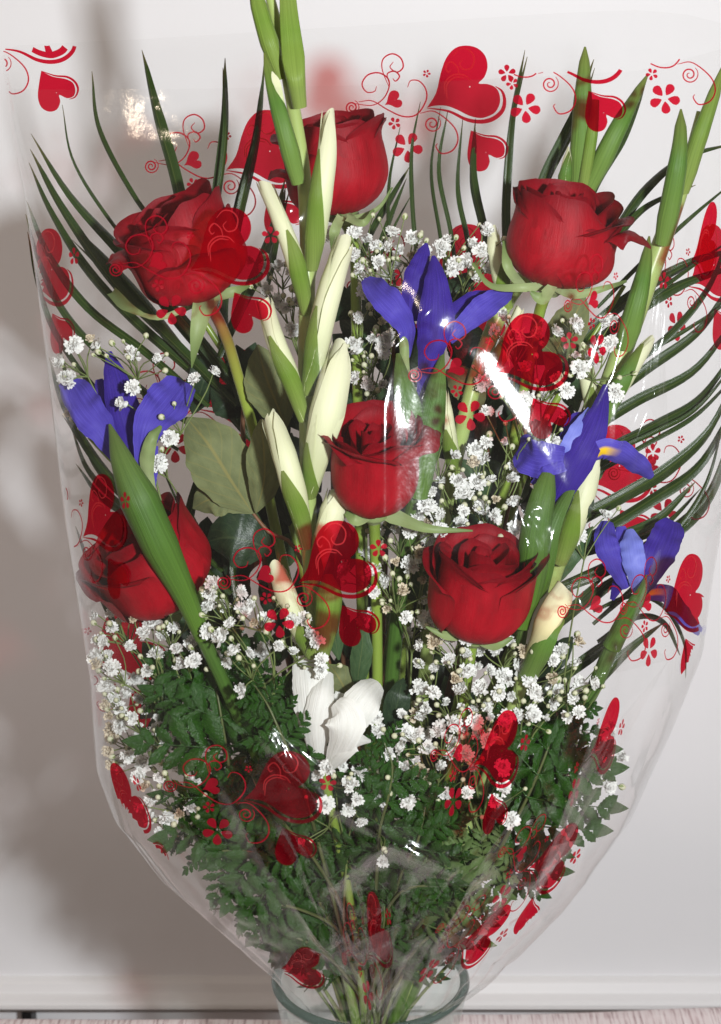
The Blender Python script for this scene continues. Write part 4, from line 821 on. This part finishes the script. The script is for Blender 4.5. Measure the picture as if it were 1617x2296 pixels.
def fern(label, spine, plen, n=9, roll=0.0, pale=False, seed=0, droop=.0, sides=(1, -1), flat=0.35):
    """spine tip -> base; pinnae grow longer towards the base"""
    rn = random.Random(seed); root = thing('fern_frond', label, 'fern', P(*spine[-1]))
    c = spine3(spine, 60)
    stem = spine + [((spine[-1][0] + 832 * 2) / 3, max(2150, spine[-1][1] + 60), spine[-1][2] * .5), (832 + rn.uniform(-20, 20), 2330, rn.uniform(-.02, .02)), (832 + rn.uniform(-10, 10), 2560, 0)]
    mb = MB(); tube(mb, stem, [(0, 1.5), (.3, 3.5), (1, 6)], n=40, m=6, clamp=True); mb.build('rachis', M['rachis'], root)
    n = max(5, round(n * .72)); plen *= 1.42
    for k in range(n):
        f = (k + .3) / n; i = int(f * 60); T, N, S = frame(c, i, roll)
        L = plen * (.36 + .64 * f ** .8) * K(c[i]) * rn.uniform(.9, 1.08)
        for s in sides:
            ang = radians(58 + 14 * f + rn.uniform(-8, 8)); dr = (-T * cos(ang) + S * s * sin(ang)); dr = (dr + N * (rn.uniform(-flat, flat * .6)) + Vector((0, 0, -droop))).normalized()
            nn = (N + Vector((rn.uniform(-.45, .4), rn.uniform(-.1, .1), rn.uniform(-.25, .5)))); nn = (nn - dr * nn.dot(dr)).normalized(); yv = nn.cross(dr)
            for _ in range(4):
                tp = c[i] + dr * L * 1.1; xc_, a_, b_ = ring(tp.z)
                if abs(tp.x - xc_) > a_ * .90: L *= .7
            me = rn.choice(PMP if pale else PM)
            o = bpy.data.objects.new('pinna', me); col.objects.link(o); o.parent = root
            pos = keep_in(c[i], .006); tipq = pos + dr * L; tk = keep_in(tipq)
            if (tk - tipq).length > 1e-4: dr = (tk - pos).normalized(); nn = (nn - dr * nn.dot(dr)).normalized(); yv = nn.cross(dr)
            mt = Matrix((dr, yv, nn)).transposed().to_4x4() @ Matrix.Scale(L, 4); mt.translation = pos
            o.matrix_parent_inverse = Matrix.Translation(-root.location); o.matrix_basis = mt
    return root
fern('glossy fern frond with pinnae reaching towards the cellophane edge, below the spathe covered rose', [(470, 1480, -.03), (488, 1560, -.045), (505, 1660, -.05), (530, 1800, -.045), (580, 1900, -.04)], 215, 9, 0, seed=1)
fern('small dark fern tip beside the open white bloom', [(570, 1535, -.075), (600, 1580, -.085), (632, 1650, -.09), (668, 1730, -.085), (690, 1800, -.07)], 82, 9, 0, seed=2)
fern('low glossy fern frond pointing at the wall moulding', [(380, 1880, -.03), (470, 1905, -.055), (560, 1910, -.06), (660, 1930, -.055), (740, 2000, -.04)], 150, 9, .1, seed=3)
fern('lowest fern frond above the vase rim, spreading sideways', [(470, 2040, -.03), (560, 2030, -.05), (640, 2030, -.052), (740, 2070, -.04), (790, 2130, -.03)], 130, 8, .1, seed=4)
fern('fern frond rising under the folded cellophane flap', [(560, 1730, -.06), (590, 1790, -.07), (640, 1850, -.075), (700, 1920, -.065), (760, 2020, -.05)], 125, 8, 0, seed=5)
fern('dark fern frond among the dense baby\'s breath, beside the open white bloom', [(862, 1665, -.085), (880, 1720, -.09), (870, 1790, -.09), (852, 1860, -.08), (845, 1960, -.06)], 115, 8, 0, seed=6)
fern('fern frond in front of the thick stem bundle', [(960, 1770, -.075), (950, 1830, -.085), (935, 1890, -.085), (900, 1960, -.07), (870, 2060, -.05)], 130, 8, 0, seed=7)
fern('broad fern frond under the creased cellophane, below the cream bud', [(1255, 1590, -.04), (1235, 1660, -.055), (1200, 1750, -.06), (1150, 1850, -.055), (1060, 2000, -.04)], 175, 10, 0, seed=8)
fern('pale fern frond pressed against the creased cellophane', [(1130, 1900, -.05), (1060, 1950, -.065), (990, 2010, -.06), (920, 2100, -.04)], 120, 8, .1, pale=True, seed=9)
fern('short bright fern tip lying across the stem bundle', [(1020, 1985, -.07), (960, 1985, -.078), (900, 2000, -.07), (860, 2060, -.05)], 75, 7, .1, seed=10)
fern('small pale fern tip in the folded cellophane', [(1010, 1850, -.07), (985, 1890, -.078), (950, 1950, -.07), (900, 2040, -.05)], 80, 7, 0, pale=True, seed=11)
fern('fern frond deep in shade behind the small dark fern tip', [(530, 1500, -.03), (555, 1580, -.035), (590, 1680, -.035), (640, 1800, -.03)], 150, 9, 0, seed=12)
fern('fern frond in the shade between the open bloom and the low fronds', [(700, 1760, -.05), (730, 1820, -.06), (770, 1900, -.055), (800, 2000, -.04)], 120, 8, 0, seed=13)
fern('fern frond half hidden behind the broad frond', [(1300, 1700, -.01), (1270, 1770, -.02), (1200, 1870, -.02), (1080, 2010, -.02)], 130, 9, 0, seed=14)
fern('lower fern frond touching the cellophane by the vase rim', [(560, 2110, -.01), (620, 2090, -.03), (700, 2095, -.03), (780, 2150, -.02)], 85, 7, 0, seed=15)
fern('upper fern frond over the loose baby\'s breath', [(330, 1530, -.01), (390, 1540, -.03), (460, 1570, -.04), (540, 1660, -.03)], 95, 8, 0, seed=16)
fern('fern frond behind the printed heart at the stem bundle', [(800, 1900, -.03), (820, 1960, -.045), (830, 2030, -.04), (832, 2110, -.03)], 115, 7, 0, seed=17)

fern('fern frond filling the neck of the bouquet behind the stems', [(700, 1980, -.01), (740, 2040, -.02), (790, 2100, -.02), (820, 2180, -.01)], 110, 7, 0, seed=18)
fern('fern frond low at the neck pointing to the striped cloth', [(600, 1960, -.02), (650, 2000, -.035), (720, 2060, -.035), (790, 2150, -.02)], 120, 7, 0, seed=19)
fern('fern frond at the neck leaning under the creased film', [(1040, 1950, -.02), (980, 2020, -.03), (920, 2090, -.03), (860, 2190, -.02)], 110, 7, 0, seed=20)
fern('fern frond hugging the cellophane just above the vase rim', [(590, 2080, -.03), (660, 2100, -.045), (730, 2140, -.04), (800, 2220, -.02)], 75, 6, 0, seed=22)
fern('fern frond standing before the stems at the neck', [(860, 2000, -.05), (862, 2060, -.055), (852, 2120, -.05), (840, 2200, -.03)], 85, 6, 0, seed=23)
fern('fern frond bent along the creased film at the neck', [(1080, 2030, -.03), (1010, 2070, -.04), (940, 2120, -.04), (870, 2220, -.02)], 80, 6, 0, seed=24)
fern('glossy fern frond lying over the low frond near the cellophane corner', [(400, 1800, -.02), (470, 1830, -.04), (550, 1860, -.05), (650, 1900, -.05)], 120, 7, 0, seed=21)

# ------------------------------------------------------------------ baby's breath
def floret_mesh(seed, tuft=0.0, white='gyp_white'):
    rn = random.Random(seed); mb = MB(); mb.cur = 0
    for ringi, (cnt, L, el) in enumerate([(8, .95, -.05), (9, 1.0, .35), (8, .92, .75), (6, .85, 1.1), (4, .75, 1.4)]):
        for k in range(cnt):
            a = 2 * pi * (k + .5 * (ringi % 2)) / cnt + rn.uniform(-.2, .2); e = el + (1.25 - el) * tuft + rn.uniform(-.3, .3); l = L * rn.uniform(.7, 1.2)
            d = Vector((cos(a) * cos(e), sin(a) * cos(e), sin(e))); sdv = Vector((-sin(a), cos(a), 0)); up = d.cross(sdv) * -1
            rows_ = []
            for t, w in ((.12, .05), (.5, .16), (.82, .24), (1.0, .25)):
                row = []
                for u in (-1, -.5, 0, .5, 1):
                    tt = t - (.14 if (t == 1.0 and u == 0) else 0) - (.10 if (t == 1.0 and abs(u) == 1) else 0)
                    row.append(d * (tt * l) + sdv * (w * u * l * 1.15) + up * (-.10 * t * t + .13 * rn.uniform(-1, 1) * t))
                rows_.append(row)
            mb.grid(rows_, lambda i, j: (j / 4 + k, i / 3 + ringi))
    rows_ = []
    for i in range(6):
        th = pi * .56 * i / 5; rows_.append([Vector((sin(th) * cos(a), sin(th) * sin(a), cos(th) * .95)) * ((.54 - .25 * tuft) * rn.uniform(.8, 1.15)) for a in [2 * pi * j / 9 for j in range(9)]])
    mb.grid(rows_, lambda i, j: (j / 3, i / 2), close=True)
    mb.cur = 1; rows_ = []
    for z, r in ((.12, .20), (-.1, .22), (-.32, .16), (-.45, .05)):
        rows_.append([Vector((r * cos(2 * pi * j / 6), r * sin(2 * pi * j / 6), z)) for j in range(6)])
    mb.grid(rows_, lambda i, j: (j / 6, i / 3), close=True)
    return mb.mesh('gyp_blossom', [M[white], M['gyp_calyx']])
def bud_mesh(op):
    mb = MB(); rows_ = []
    for i in range(7):
        th = pi * i / 6; rows_.append([Vector((sin(th) * cos(2 * pi * j / 8), sin(th) * sin(2 * pi * j / 8), cos(th) * (1.08 if i < 3 else 1))) for j in range(8)])
    mb.grid(rows_, lambda i, j: (j / 8, i / 6), close=True); mb.cur = 1
    for k in range(5):
        a = 2 * pi * k / 5; rows_ = []
        for th, w in ((pi * .98, .1), (pi * .75, .42), (pi * .5, .36), (pi * .34, .05)):
            rows_.append([Vector((sin(th) * cos(a + u * w), sin(th) * sin(a + u * w), cos(th))) * 1.05 for u in (-1, 0, 1)])
        mb.grid(rows_, lambda i, j: (j / 2, i / 3))
    return mb.mesh('gyp_bud', [M['gyp_bud'], M['gyp_calyx']])
FM = [floret_mesh(s, q_) for s, q_ in ((1, 0), (2, .15), (3, .05), (4, .45), (5, .7), (6, .3), (1, .1), (3, .2))] + [floret_mesh(9, .5, 'gyp_cream')]; BM_ = bud_mesh(0)
def inx(p):
    xc, a, b = ring(p.z); p.x = max(xc - a * .93, min(xc + a * .93, p.x)); return p
def gyp(label, pos, extra, d, base, seed, box_=None, budn=1.0, size=(14.5, 25), dj=.014):
    """pos: blossom places; extra: number scattered in box_; base: (px,py,d) foot of the spray's own stem"""
    rn = random.Random(seed); pts = [(a + rn.uniform(-3, 3), b + rn.uniform(-3, 3)) for a, b in pos]
    tries = 0
    extra = int(extra * .95)
    while extra > 0 and tries < 4000:
        tries += 1; x = rn.uniform(box_[0], box_[2]); y = rn.uniform(box_[1], box_[3])
        if all((x - a) ** 2 + (y - b) ** 2 > 27 ** 2 for a, b in pts): pts.append((x, y)); extra -= 1
    root = thing('babys_breath', label, 'flower spray', P(*base))
    P3 = [keep_in(inx(P(a, b, d + rn.uniform(-dj, dj))), .01) for a, b in pts]
    B = P(*base); mb = MB()
    def twig(a, b, r, bend=.12):
        L = (b - a).length; mid = a.lerp(b, .5) + Vector((rn.uniform(-1, 1), rn.uniform(-1, 1), rn.uniform(-.3, 1))) * (L * bend)
        tube(mb, [a, mid, b], [(0, r), (1, r * 1.3)], n=5, m=5, world=True)
    # group blossoms to joints, joints to the main stem
    left = list(range(len(P3))); joints = []
    while left:
        i = left.pop(0); near = sorted(left, key=lambda q: (P3[q] - P3[i]).length)[:rn.choice((2, 3, 3, 4))]
        near = [q for q in near if (P3[q] - P3[i]).length < .05]
        for q in near: left.remove(q)
        g = [i] + near; cen = sum((P3[q] for q in g), Vector()) / len(g)
        j = cen + (B - cen).normalized() * rn.uniform(.014, .026) + Vector((0, rn.uniform(.004, .012), 0)); joints.append(j)
        for q in g:
            dirn = (P3[q] - j).normalized(); f = bpy.data.objects.new('blossom', rn.choice(FM)); col.objects.link(f); f.parent = root; f.matrix_parent_inverse = Matrix.Translation(-root.location)
            face = (dirn * .8 + Vector((rn.uniform(-.9, .9), -.6 + rn.uniform(-.5, .6), rn.uniform(-.4, .8)))).normalized()
            s = rn.uniform(*size) * K(P3[q]); mt = face.to_track_quat('Z', 'Y').to_matrix().to_4x4() @ Matrix.Rotation(rn.uniform(0, 6), 4, 'Z') @ Matrix.Diagonal((s * rn.uniform(.9, 1.08), s, s * rn.uniform(.75, 1.0), 1)); mt.translation = P3[q]; f.matrix_basis = mt
            twig(P3[q] - face * s * .4, j, 1.5)
            nb = int(rn.random() * 3.4 * budn)
            for _ in range(nb):
                bp = keep_in(inx(P3[q].lerp(j, rn.uniform(-.1, .5)) + Vector((rn.uniform(-.014, .014), rn.uniform(-.012, .006), rn.uniform(-.006, .014)))))
                bo = bpy.data.objects.new('bud', BM_); col.objects.link(bo); bo.parent = root; bo.matrix_parent_inverse = Matrix.Translation(-root.location)
                bs = rn.uniform(4.5, 8.0) * K(bp); up_ = (bp - j).normalized(); mt = up_.to_track_quat('Z', 'Y').to_matrix().to_4x4() @ Matrix.Diagonal((bs, bs, bs * 1.1, 1)); mt.translation = bp; bo.matrix_basis = mt
                twig(bp - up_ * bs, j, 1.2)
    used_j = []
    hubs = []
    left = list(range(len(joints)))
    while left:
        i = left.pop(0); near = sorted(left, key=lambda q: (joints[q] - joints[i]).length)[:3]; near = [q for q in near if (joints[q] - joints[i]).length < .08]
        for q in near: left.remove(q)
        g = [i] + near; cen = sum((joints[q] for q in g), Vector()) / len(g); h = cen.lerp(B, .38) + Vector((0, .006, 0)); hubs.append(h)
        for q in g: twig(joints[q], h, 1.9, .08)
    for h in hubs: twig(h, B, 2.6, .06)
    e1 = P(832 + (base[0] - 832) * .12, 2330, base[2] * .3); e2 = P(832, 2560, 0)
    tube(mb, [B, B.lerp(e1, .5) + Vector((0, .01, 0)), e1, e2], [(0, 3.5), (1, 4.5)], n=14, m=5, world=True)
    mb.build('stem', M['gyp_stem'], root)
    return root
gyp('baby\'s breath spray clustered above and around the upright iris', [(820, 535), (872, 552), (925, 538), (1004, 540), (850, 590), (790, 575), (1078, 568), (1092, 605), (812, 600), (880, 600), (900, 565), (985, 560), (1020, 600), (1070, 625)], 12, .0, (930, 1000, .01), 1, (790, 520, 1100, 640))
gyp('baby\'s breath spray between the ruffled rose and the gladiolus spike', [(620, 600), (603, 650), (640, 690), (655, 740), (600, 600), (730, 530), (665, 680)], 8, .01, (690, 1000, .01), 2, (560, 580, 690, 760))
gyp('loose baby\'s breath spray between the gladiolus spike and the upright iris', [(800, 715), (835, 760), (805, 790), (858, 862), (800, 850), (850, 725), (790, 770)], 9, .0, (820, 1050, .01), 3, (780, 650, 880, 880))
gyp('wispy baby\'s breath spray around the iris with the long spathe', [(130, 815), (165, 775), (207, 765), (292, 795), (347, 805), (436, 852), (482, 838), (152, 850), (140, 925), (218, 780), (282, 906), (296, 868), (360, 1030), (352, 1040), (380, 985)], 0, -.045, (450, 1330, -.02), 4, None, 1.3)
gyp('baby\'s breath spray around the big shiny heart print below the rounded rose', [(1110, 740), (1245, 745), (1290, 795), (1330, 780), (1365, 772), (1378, 882), (1245, 850), (1270, 875), (1135, 715), (1220, 880), (1300, 830), (1085, 860), (1160, 920)], 8, -.035, (1190, 1300, -.02), 5, (1100, 720, 1370, 900))
gyp('dense baby\'s breath spray beside the open red rose', [(1080, 1030), (1135, 995), (1030, 1078), (1110, 1118), (990, 1150), (1240, 990), (1255, 935), (1060, 1040), (1045, 1105), (1105, 1160), (1150, 1115), (965, 1100), (1020, 1020), (985, 1190), (930, 1100), (1090, 925)], 22, -.05, (1040, 1560, -.02), 6, (930, 990, 1160, 1210))
gyp('baby\'s breath spray with three big blossoms next to the half open rose', [(905, 1332), (953, 1353), (870, 1362), (912, 1385), (870, 1300), (890, 1265), (940, 1240), (860, 1225), (970, 1275)], 14, -.06, (930, 1640, -.03), 7, (835, 1180, 985, 1400))
gyp('dense baby\'s breath spray under the half open rose and the cream bud', [(1145, 1435), (1180, 1455), (1115, 1462), (1205, 1480), (1160, 1495), (1080, 1545), (1120, 1550), (1050, 1510), (1250, 1552), (1330, 1530), (1000, 1580), (1010, 1480), (1040, 1545), (1190, 1520), (1240, 1480), (1095, 1580), (975, 1500), (945, 1450), (1290, 1490)], 34, -.075, (1090, 1900, -.04), 8, (935, 1430, 1300, 1610))
gyp('low baby\'s breath spray full of blossoms right of the open white bloom', [(850, 1640), (905, 1640), (945, 1610), (960, 1650), (925, 1700), (985, 1720), (1010, 1700), (870, 1690), (1050, 1780), (905, 1825), (1000, 1780), (1040, 1630), (1100, 1660), (900, 1600), (940, 1760), (1145, 1840), (1060, 1720)], 26, -.08, (980, 2020, -.05), 9, (840, 1600, 1130, 1800))
gyp('baby\'s breath band under the spathe covered rose', [(215, 1380), (255, 1375), (240, 1475), (250, 1500), (350, 1470), (400, 1455), (385, 1410), (285, 1380), (435, 1485), (480, 1480), (510, 1485), (560, 1465), (320, 1420), (300, 1390), (210, 1440), (590, 1465), (410, 1490)], 12, -.05, (440, 1760, -.03), 10, (205, 1380, 480, 1510))
gyp('baby\'s breath spray with one low hanging blossom in front of the fern', [(545, 1547), (470, 1330), (500, 1360), (540, 1330), (480, 1310), (600, 1390), (625, 1450), (705, 1440), (655, 1460), (718, 1478), (575, 1400), (655, 1395), (520, 1400), (545, 1370), (680, 1390), (715, 1500), (690, 1420)], 8, -.08, (620, 1720, -.05), 11, (450, 1300, 700, 1480))
gyp('shaded mass of baby\'s breath near the cellophane corner beside the fern', [(230, 1580), (270, 1590), (300, 1610), (260, 1650), (300, 1660), (345, 1570), (350, 1640), (290, 1550)], 36, -.02, (420, 1860, -.01), 12, (225, 1520, 430, 1720))
gyp('small baby\'s breath cluster above the narrow heart print at the cellophane corner', [(345, 1790), (390, 1850), (380, 1835), (345, 1840), (370, 1790), (330, 1760), (440, 1755), (310, 1740), (360, 1865)], 5, -.04, (520, 1960, -.02), 13, (300, 1720, 430, 1850))
gyp('sparse baby\'s breath blossoms among the low ferns', [(683, 1885), (735, 1720), (715, 1740), (765, 1720), (785, 1760), (800, 1790), (870, 1820), (800, 1735), (860, 1930), (780, 1820)], 4, -.085, (770, 2060, -.05), 14, (700, 1700, 880, 1860))
gyp('baby\'s breath caught under the creased cellophane edge', [(1330, 1540), (1390, 1700), (1350, 1680), (1300, 1650), (1330, 1740), (1310, 1710), (1210, 1820), (1180, 1840), (1355, 1155), (1290, 1205)], 6, -.03, (1200, 1960, -.02), 15, (1260, 1620, 1380, 1760))
gyp('shaded baby\'s breath deep behind the gladiolus and the open rose', [(960, 1420), (900, 1180)], 26, .01, (850, 1800, .01), 16, (760, 880, 1000, 1450))

# ------------------------------------------------------------------ cellophane wrap with printed hearts
wrap = thing('cellophane_wrap', 'clear shiny cellophane wrap printed with red hearts around the bouquet', 'wrap', (vc.x, 0, ZR - .05))
zlow = P(830, 2420).z
def sheet(front, name):
    ns, nz = (300, 320) if front else (150, 160); rws = []
    for i in range(nz + 1):
        f = i / nz; row = []
        for j in range(ns + 1):
            s = -cos(pi * j / ns); 
            pxx = lerp_table([(-1, 0), (1, 1660)], s)
            top = P(pxx, lerp_table([(0, 195), (820, 178), (1400, 150), (1660, 95)], pxx) if front else lerp_table([(0, 105), (300, 92), (800, 62), (1300, 30), (1450, 24), (1560, 34), (1660, 60)], pxx)).z
            if s < -.97 or s > .97:
                tb = P(pxx, 125 if s < 0 else 75).z; top = top + (tb - top) * (abs(s) - .97) / .03
            z = zlow + (top - zlow) * f
            xc, a, b = ring(z); x = xc + a * s
            row.append(Vector((x, film_y(x, z, front), z)))
        rws.append(row)
    mb = MB(); mb.grid(rws, lambda i, j: (j / ns, i / nz)); return mb.build(name, M['film'], wrap)
fs = sheet(True, 'front_sheet'); bs_ = sheet(False, 'back_sheet')
def flap(poly, lift):
    """a folded-over triangle of film lying just proud of the front sheet"""
    a, b, c = poly; n = 22; mb = MB(); rws = []
    for i in range(n + 1):
        row = []
        for j in range(n + 1):
            f = i / n; g = j / n
            x = a[0] + ((b[0] - a[0]) * (1 - g) + (c[0] - a[0]) * g) * f; y = a[1] + ((b[1] - a[1]) * (1 - g) + (c[1] - a[1]) * g) * f
            h = lift * (.3 + sin(pi * g) * f) + .002 * abs(noise.noise((f * 5 + a[0], g * 7, lift * 900))) * min(1, 6 * (1 - f))
            row.append(on_film(x, y, True, -.0015 - h))
        rws.append(row)
    mb.grid(rws, lambda i, j: (j / n, i / n)); return mb.build('fold', M['film_fold'], wrap)
flap([(612, 1632), (505, 1870), (960, 1880)], .0016); flap([(745, 2130), (650, 1840), (1000, 1935)], .0022); flap([(1085, 1985), (890, 1850), (735, 2000)], .002)
flap([(870, 2285), (740, 2140), (1030, 2010)], .002); flap([(1010, 2170), (1090, 1930), (1310, 1880)], .0016); flap([(1160, 1130), (1290, 1110), (1210, 1330)], .001)
flap([(1340, 1520), (1240, 1250), (1500, 1480)], .0015); flap([(1480, 520), (1440, 880), (1500, 1000)], .001); flap([(1300, 1720), (1500, 1480), (1180, 2060)], .0015)

# print shapes, drawn about the big heart; units follow the layout
def q(zx, zy): return (804.4 + .5025 * zx - 1060, .5025 * zy - 190)
HEART = [q(*p) for p in [(305, 480), (345, 415), (365, 330), (390, 260), (430, 215), (480, 203), (530, 215), (565, 250), (575, 300), (560, 345), (535, 372), (575, 375), (610, 390), (628, 420), (630, 460), (610, 500), (575, 520), (540, 527), (490, 515), (440, 490), (390, 472), (340, 472)]]
CRES = [q(*p) for p in [(305, 482), (400, 496), (480, 533), (545, 543), (600, 530), (640, 495), (651, 450), (640, 408), (610, 385)]]
SMALL = [q(*p) for p in [(500, 582), (490, 640), (485, 700), (500, 745), (535, 765), (570, 755), (585, 720), (580, 690), (615, 705), (645, 695), (652, 665), (640, 635), (605, 618), (550, 608)]]
SCRES = [q(*p) for p in [(500, 583), (560, 604), (615, 610), (650, 632), (664, 665), (652, 698), (625, 710)]]
def spiral(cx, cy, r0, r1, a0, turns, n=40):
    return [(cx + (r0 + (r1 - r0) * i / n) * cos(a0 + turns * 2 * pi * i / n), cy + (r0 + (r1 - r0) * i / n) * sin(a0 + turns * 2 * pi * i / n)) for i in range(n + 1)]
def qs(pts): return [q(*p) for p in pts]
VINES = [qs([(0, 455), (60, 450), (130, 490), (200, 520), (260, 510), (300, 450), (300, 400), (270, 362), (232, 360), (218, 390)]),
         qs([(-20, 462), (60, 470), (110, 440), (135, 390), (130, 350), (90, 325), (40, 335), (15, 375), (35, 410), (70, 408), (80, 385)]),
         qs([(135, 388), (105, 310), (110, 262), (150, 240), (188, 260), (198, 300), (170, 322), (140, 300), (155, 276)]),
         qs([(135, 370), (128, 330), (160, 318), (182, 340), (165, 362), (152, 350)]),
         qs([(275, 505), (340, 498), (420, 560), (443, 620), (420, 670), (370, 685), (345, 655), (352, 640)]),
         [q(*p) for p in spiral(328, 552, 40, 6, -.9, 1.9)], [q(*p) for p in spiral(-30, 480, 34, 4, -1.2, 2.3)]]
HSW = [qs([(450, 340), (440, 300), (410, 275), (388, 300), (400, 322), (412, 312)]), qs([(420, 250), (450, 218), (490, 222), (515, 255), (505, 300), (470, 310), (450, 285), (465, 265)]), qs([(385, 420), (385, 370), (420, 335), (470, 335), (500, 360)]), qs([(395, 445), (393, 380), (430, 345), (475, 348)]),
       ]
FLOWERS = [(q(217, 657), 35, .2), (q(662, 328), 20, .9), (q(160, 550), 14, .5), (q(303, 328), 9, .1)]
def place(x, y, c, sx, sy, rot, front, off):
    a = cos(rot); b = sin(rot); xx = x * sx; yy = y * sy
    px, py = c[0] + xx * a - yy * b, c[1] + xx * b + yy * a
    return px, py, on_film(px, py, front, off)
def in_film(px, py):
    return lerp_table(LEFT, py) + 3 < px < lerp_table(RGHT, py) - 3
def top_ok(px, py, front):
    return py > (lerp_table([(0, 196), (820, 179), (1400, 152), (1660, 100)], px) if front else lerp_table([(0, 106), (300, 93), (800, 64), (1300, 32), (1660, 60)], px)) and py < 2330
def fillshape(name, outline, mat, c, sx, sy, rot, front, off, rings=5):
    pl = [Vector((a, b, 0)) for a, b in outline]; cl = catmull(pl + [pl[0]], len(pl) * 3)[:-1]
    cx = sum(p.x for p in cl) / len(cl); cyy = sum(p.y for p in cl) / len(cl); n = len(cl)
    mb = MB(); rws = []; ok = []
    for i in range(rings + 1):
        f = max(.02, i / rings); row = []
        for p in cl:
            px, py, w3 = place(cx + (p.x - cx) * f, cyy + (p.y - cyy) * f, c, sx, sy, rot, front, off); row.append(w3); ok.append(in_film(px, py) and top_ok(px, py, front))
        rws.append(row)
    if sum(ok) < len(ok) * .06: return None
    mb.grid(rws, lambda i, j: (j / n, i / rings), close=True)
    k = [i for i, f in enumerate(mb.f) if all(ok[v] for v in f)]
    mb.uv = [u for i in k for u in mb.uv[i * 4:i * 4 + 4]]; mb.f = [mb.f[i] for i in k]; mb.mi = [0] * len(k)
    return mb.build(name, mat, wrap)
def strokes(name, curves, w, mat, c, sx, sy, rot, front, off, parent=None):
    mb = MB(); tot = 0
    for cv in curves:
        if isinstance(cv, tuple): cv, wp = cv
        else: wp = None
        pl = [Vector((a, b, 0)) for a, b in cv]; n = max(16, min(60, len(pl) * 5)); cl = catmull(pl, n); rws = []; oks = []
        for i, p in enumerate(cl):
            T = (cl[min(i + 1, n)] - cl[max(0, i - 1)]).normalized(); nx = Vector((-T.y, T.x, 0)); t = i / n
            hw = (wp(t) if wp else w * (.45 + .8 * sin(pi * t) ** .6)); row = []; good = True
            for s in (-1, 1):
                px, py, w3 = place(p.x + nx.x * hw * s, p.y + nx.y * hw * s, c, sx, sy, rot, front, off); row.append(w3); good &= in_film(px, py) and top_ok(px, py, front)
            rws.append(row); oks.append(good)
        for i in range(n):
            if oks[i] and oks[i + 1]: mb.poly([rws[i][0], rws[i][1], rws[i + 1][1], rws[i + 1][0]]); tot += 1
    if tot < 6: return None
    return mb.build(name, mat, parent or wrap)
def flower(c0, r, a0, c, sx, sy, rot, front, off):
    mb = MB(); okk = 0
    for k in range(5):
        a = a0 + 2 * pi * k / 5; rw = []
        for t, w in ((.22, .03), (.4, .17), (.6, .27), (.8, .29), (.93, .2), (1, .05)):
            row = []
            for u in (-1, 0, 1):
                x = c0[0] + r * (t * cos(a) - w * u * sin(a)); y = c0[1] + r * (t * sin(a) + w * u * cos(a)); px, py, w3 = place(x, y, c, sx, sy, rot, front, off); row.append(w3); okk += in_film(px, py) and top_ok(px, py, front)
            rw.append(row)
        mb.grid(rw, lambda i, j: (j / 2, i / 5))
    if okk < 60: return None
    return mb.build('flower_print', M['print_line'], wrap)
MC = (0, 0)
def motif(c, front=True, sx=1, sy=1, rot=0, what='hsmvf'):
    off = -.0008; a = (c, sx, sy, rot, front)
    if 'h' in what:
        h = fillshape('heart_print', HEART, M['print'], *a, off)
        strokes('heart_rim_print', [(CRES, lambda t: .6 + 4.3 * sin(pi * t) ** .8)], 3, M['print'], *a, off, h)
        strokes('heart_scroll_print', HSW, 1.3, M['print_swirl'], *a, off - .0006, h)
    if 's' in what:
        h = fillshape('heart_print', SMALL, M['print'], *a, off, 4); strokes('heart_rim_print', [(SCRES, lambda t: .4 + 2.2 * sin(pi * t) ** .8)], 2, M['print'], *a, off, h)
    if 'm' in what:
        cx, cyy = q(165, 445); fillshape('heart_print', [(cx + x * .24, cyy + (y) * .24) for x, y in HEART], M['print_line'], *a, off, 3)
    if 'v' in what: strokes('scroll_print', VINES, 1.35, M['print_line'], *a, off)
    if 'f' in what:
        for c0, r, a0 in FLOWERS: flower(c0, r, a0, *a, off)
# front sheet
motif((530, 553)); motif((1200, 790)); motif((772, 1255));  motif((655, 1765), sy=.9, rot=.18); motif((1130, 1680), sx=.55, rot=.25)
motif((240, 1150), sx=.55, rot=-.05); motif((1552, 1330), sx=.55, rot=.12); motif((1440, 650), sx=.6, rot=.1, what='vfm'); motif((292, 1790), sx=.35, rot=-.4, what='hsf'); motif((1250, 1925), sx=.42, rot=.55); motif((1365, 1650), sx=.3, rot=.25, what='hf')
motif((850, 2085), sx=.32, rot=-.15, what='hvf'); motif((1090, 2100), sx=.34, rot=.7, what='hvf'); motif((1590, 540), sx=.3, rot=.15, what='h'); motif((1480, 1330), sx=.8, rot=.05, what='vm'); motif((690, 2170), sx=.6, sy=.5, rot=.3, what='h')
# back sheet
motif((1060, 190), False); motif((612, 335), False, rot=.05); motif((97, 56), False, what='hsvf'); motif((1324, 101), what='hsvf'); motif((1637, 80), what='vf'); motif((120, 600), False, sx=.6); motif((1062, 590), False); motif((545, 870), False, rot=.05); motif((1395, 1040), False, sx=.9); motif((1605, 590), False, sx=.6); motif((1620, 1010), False, what='vfm', sx=.9); motif((300, 1440), False, what='hsvf');  motif((640, 1560), False, what='s')
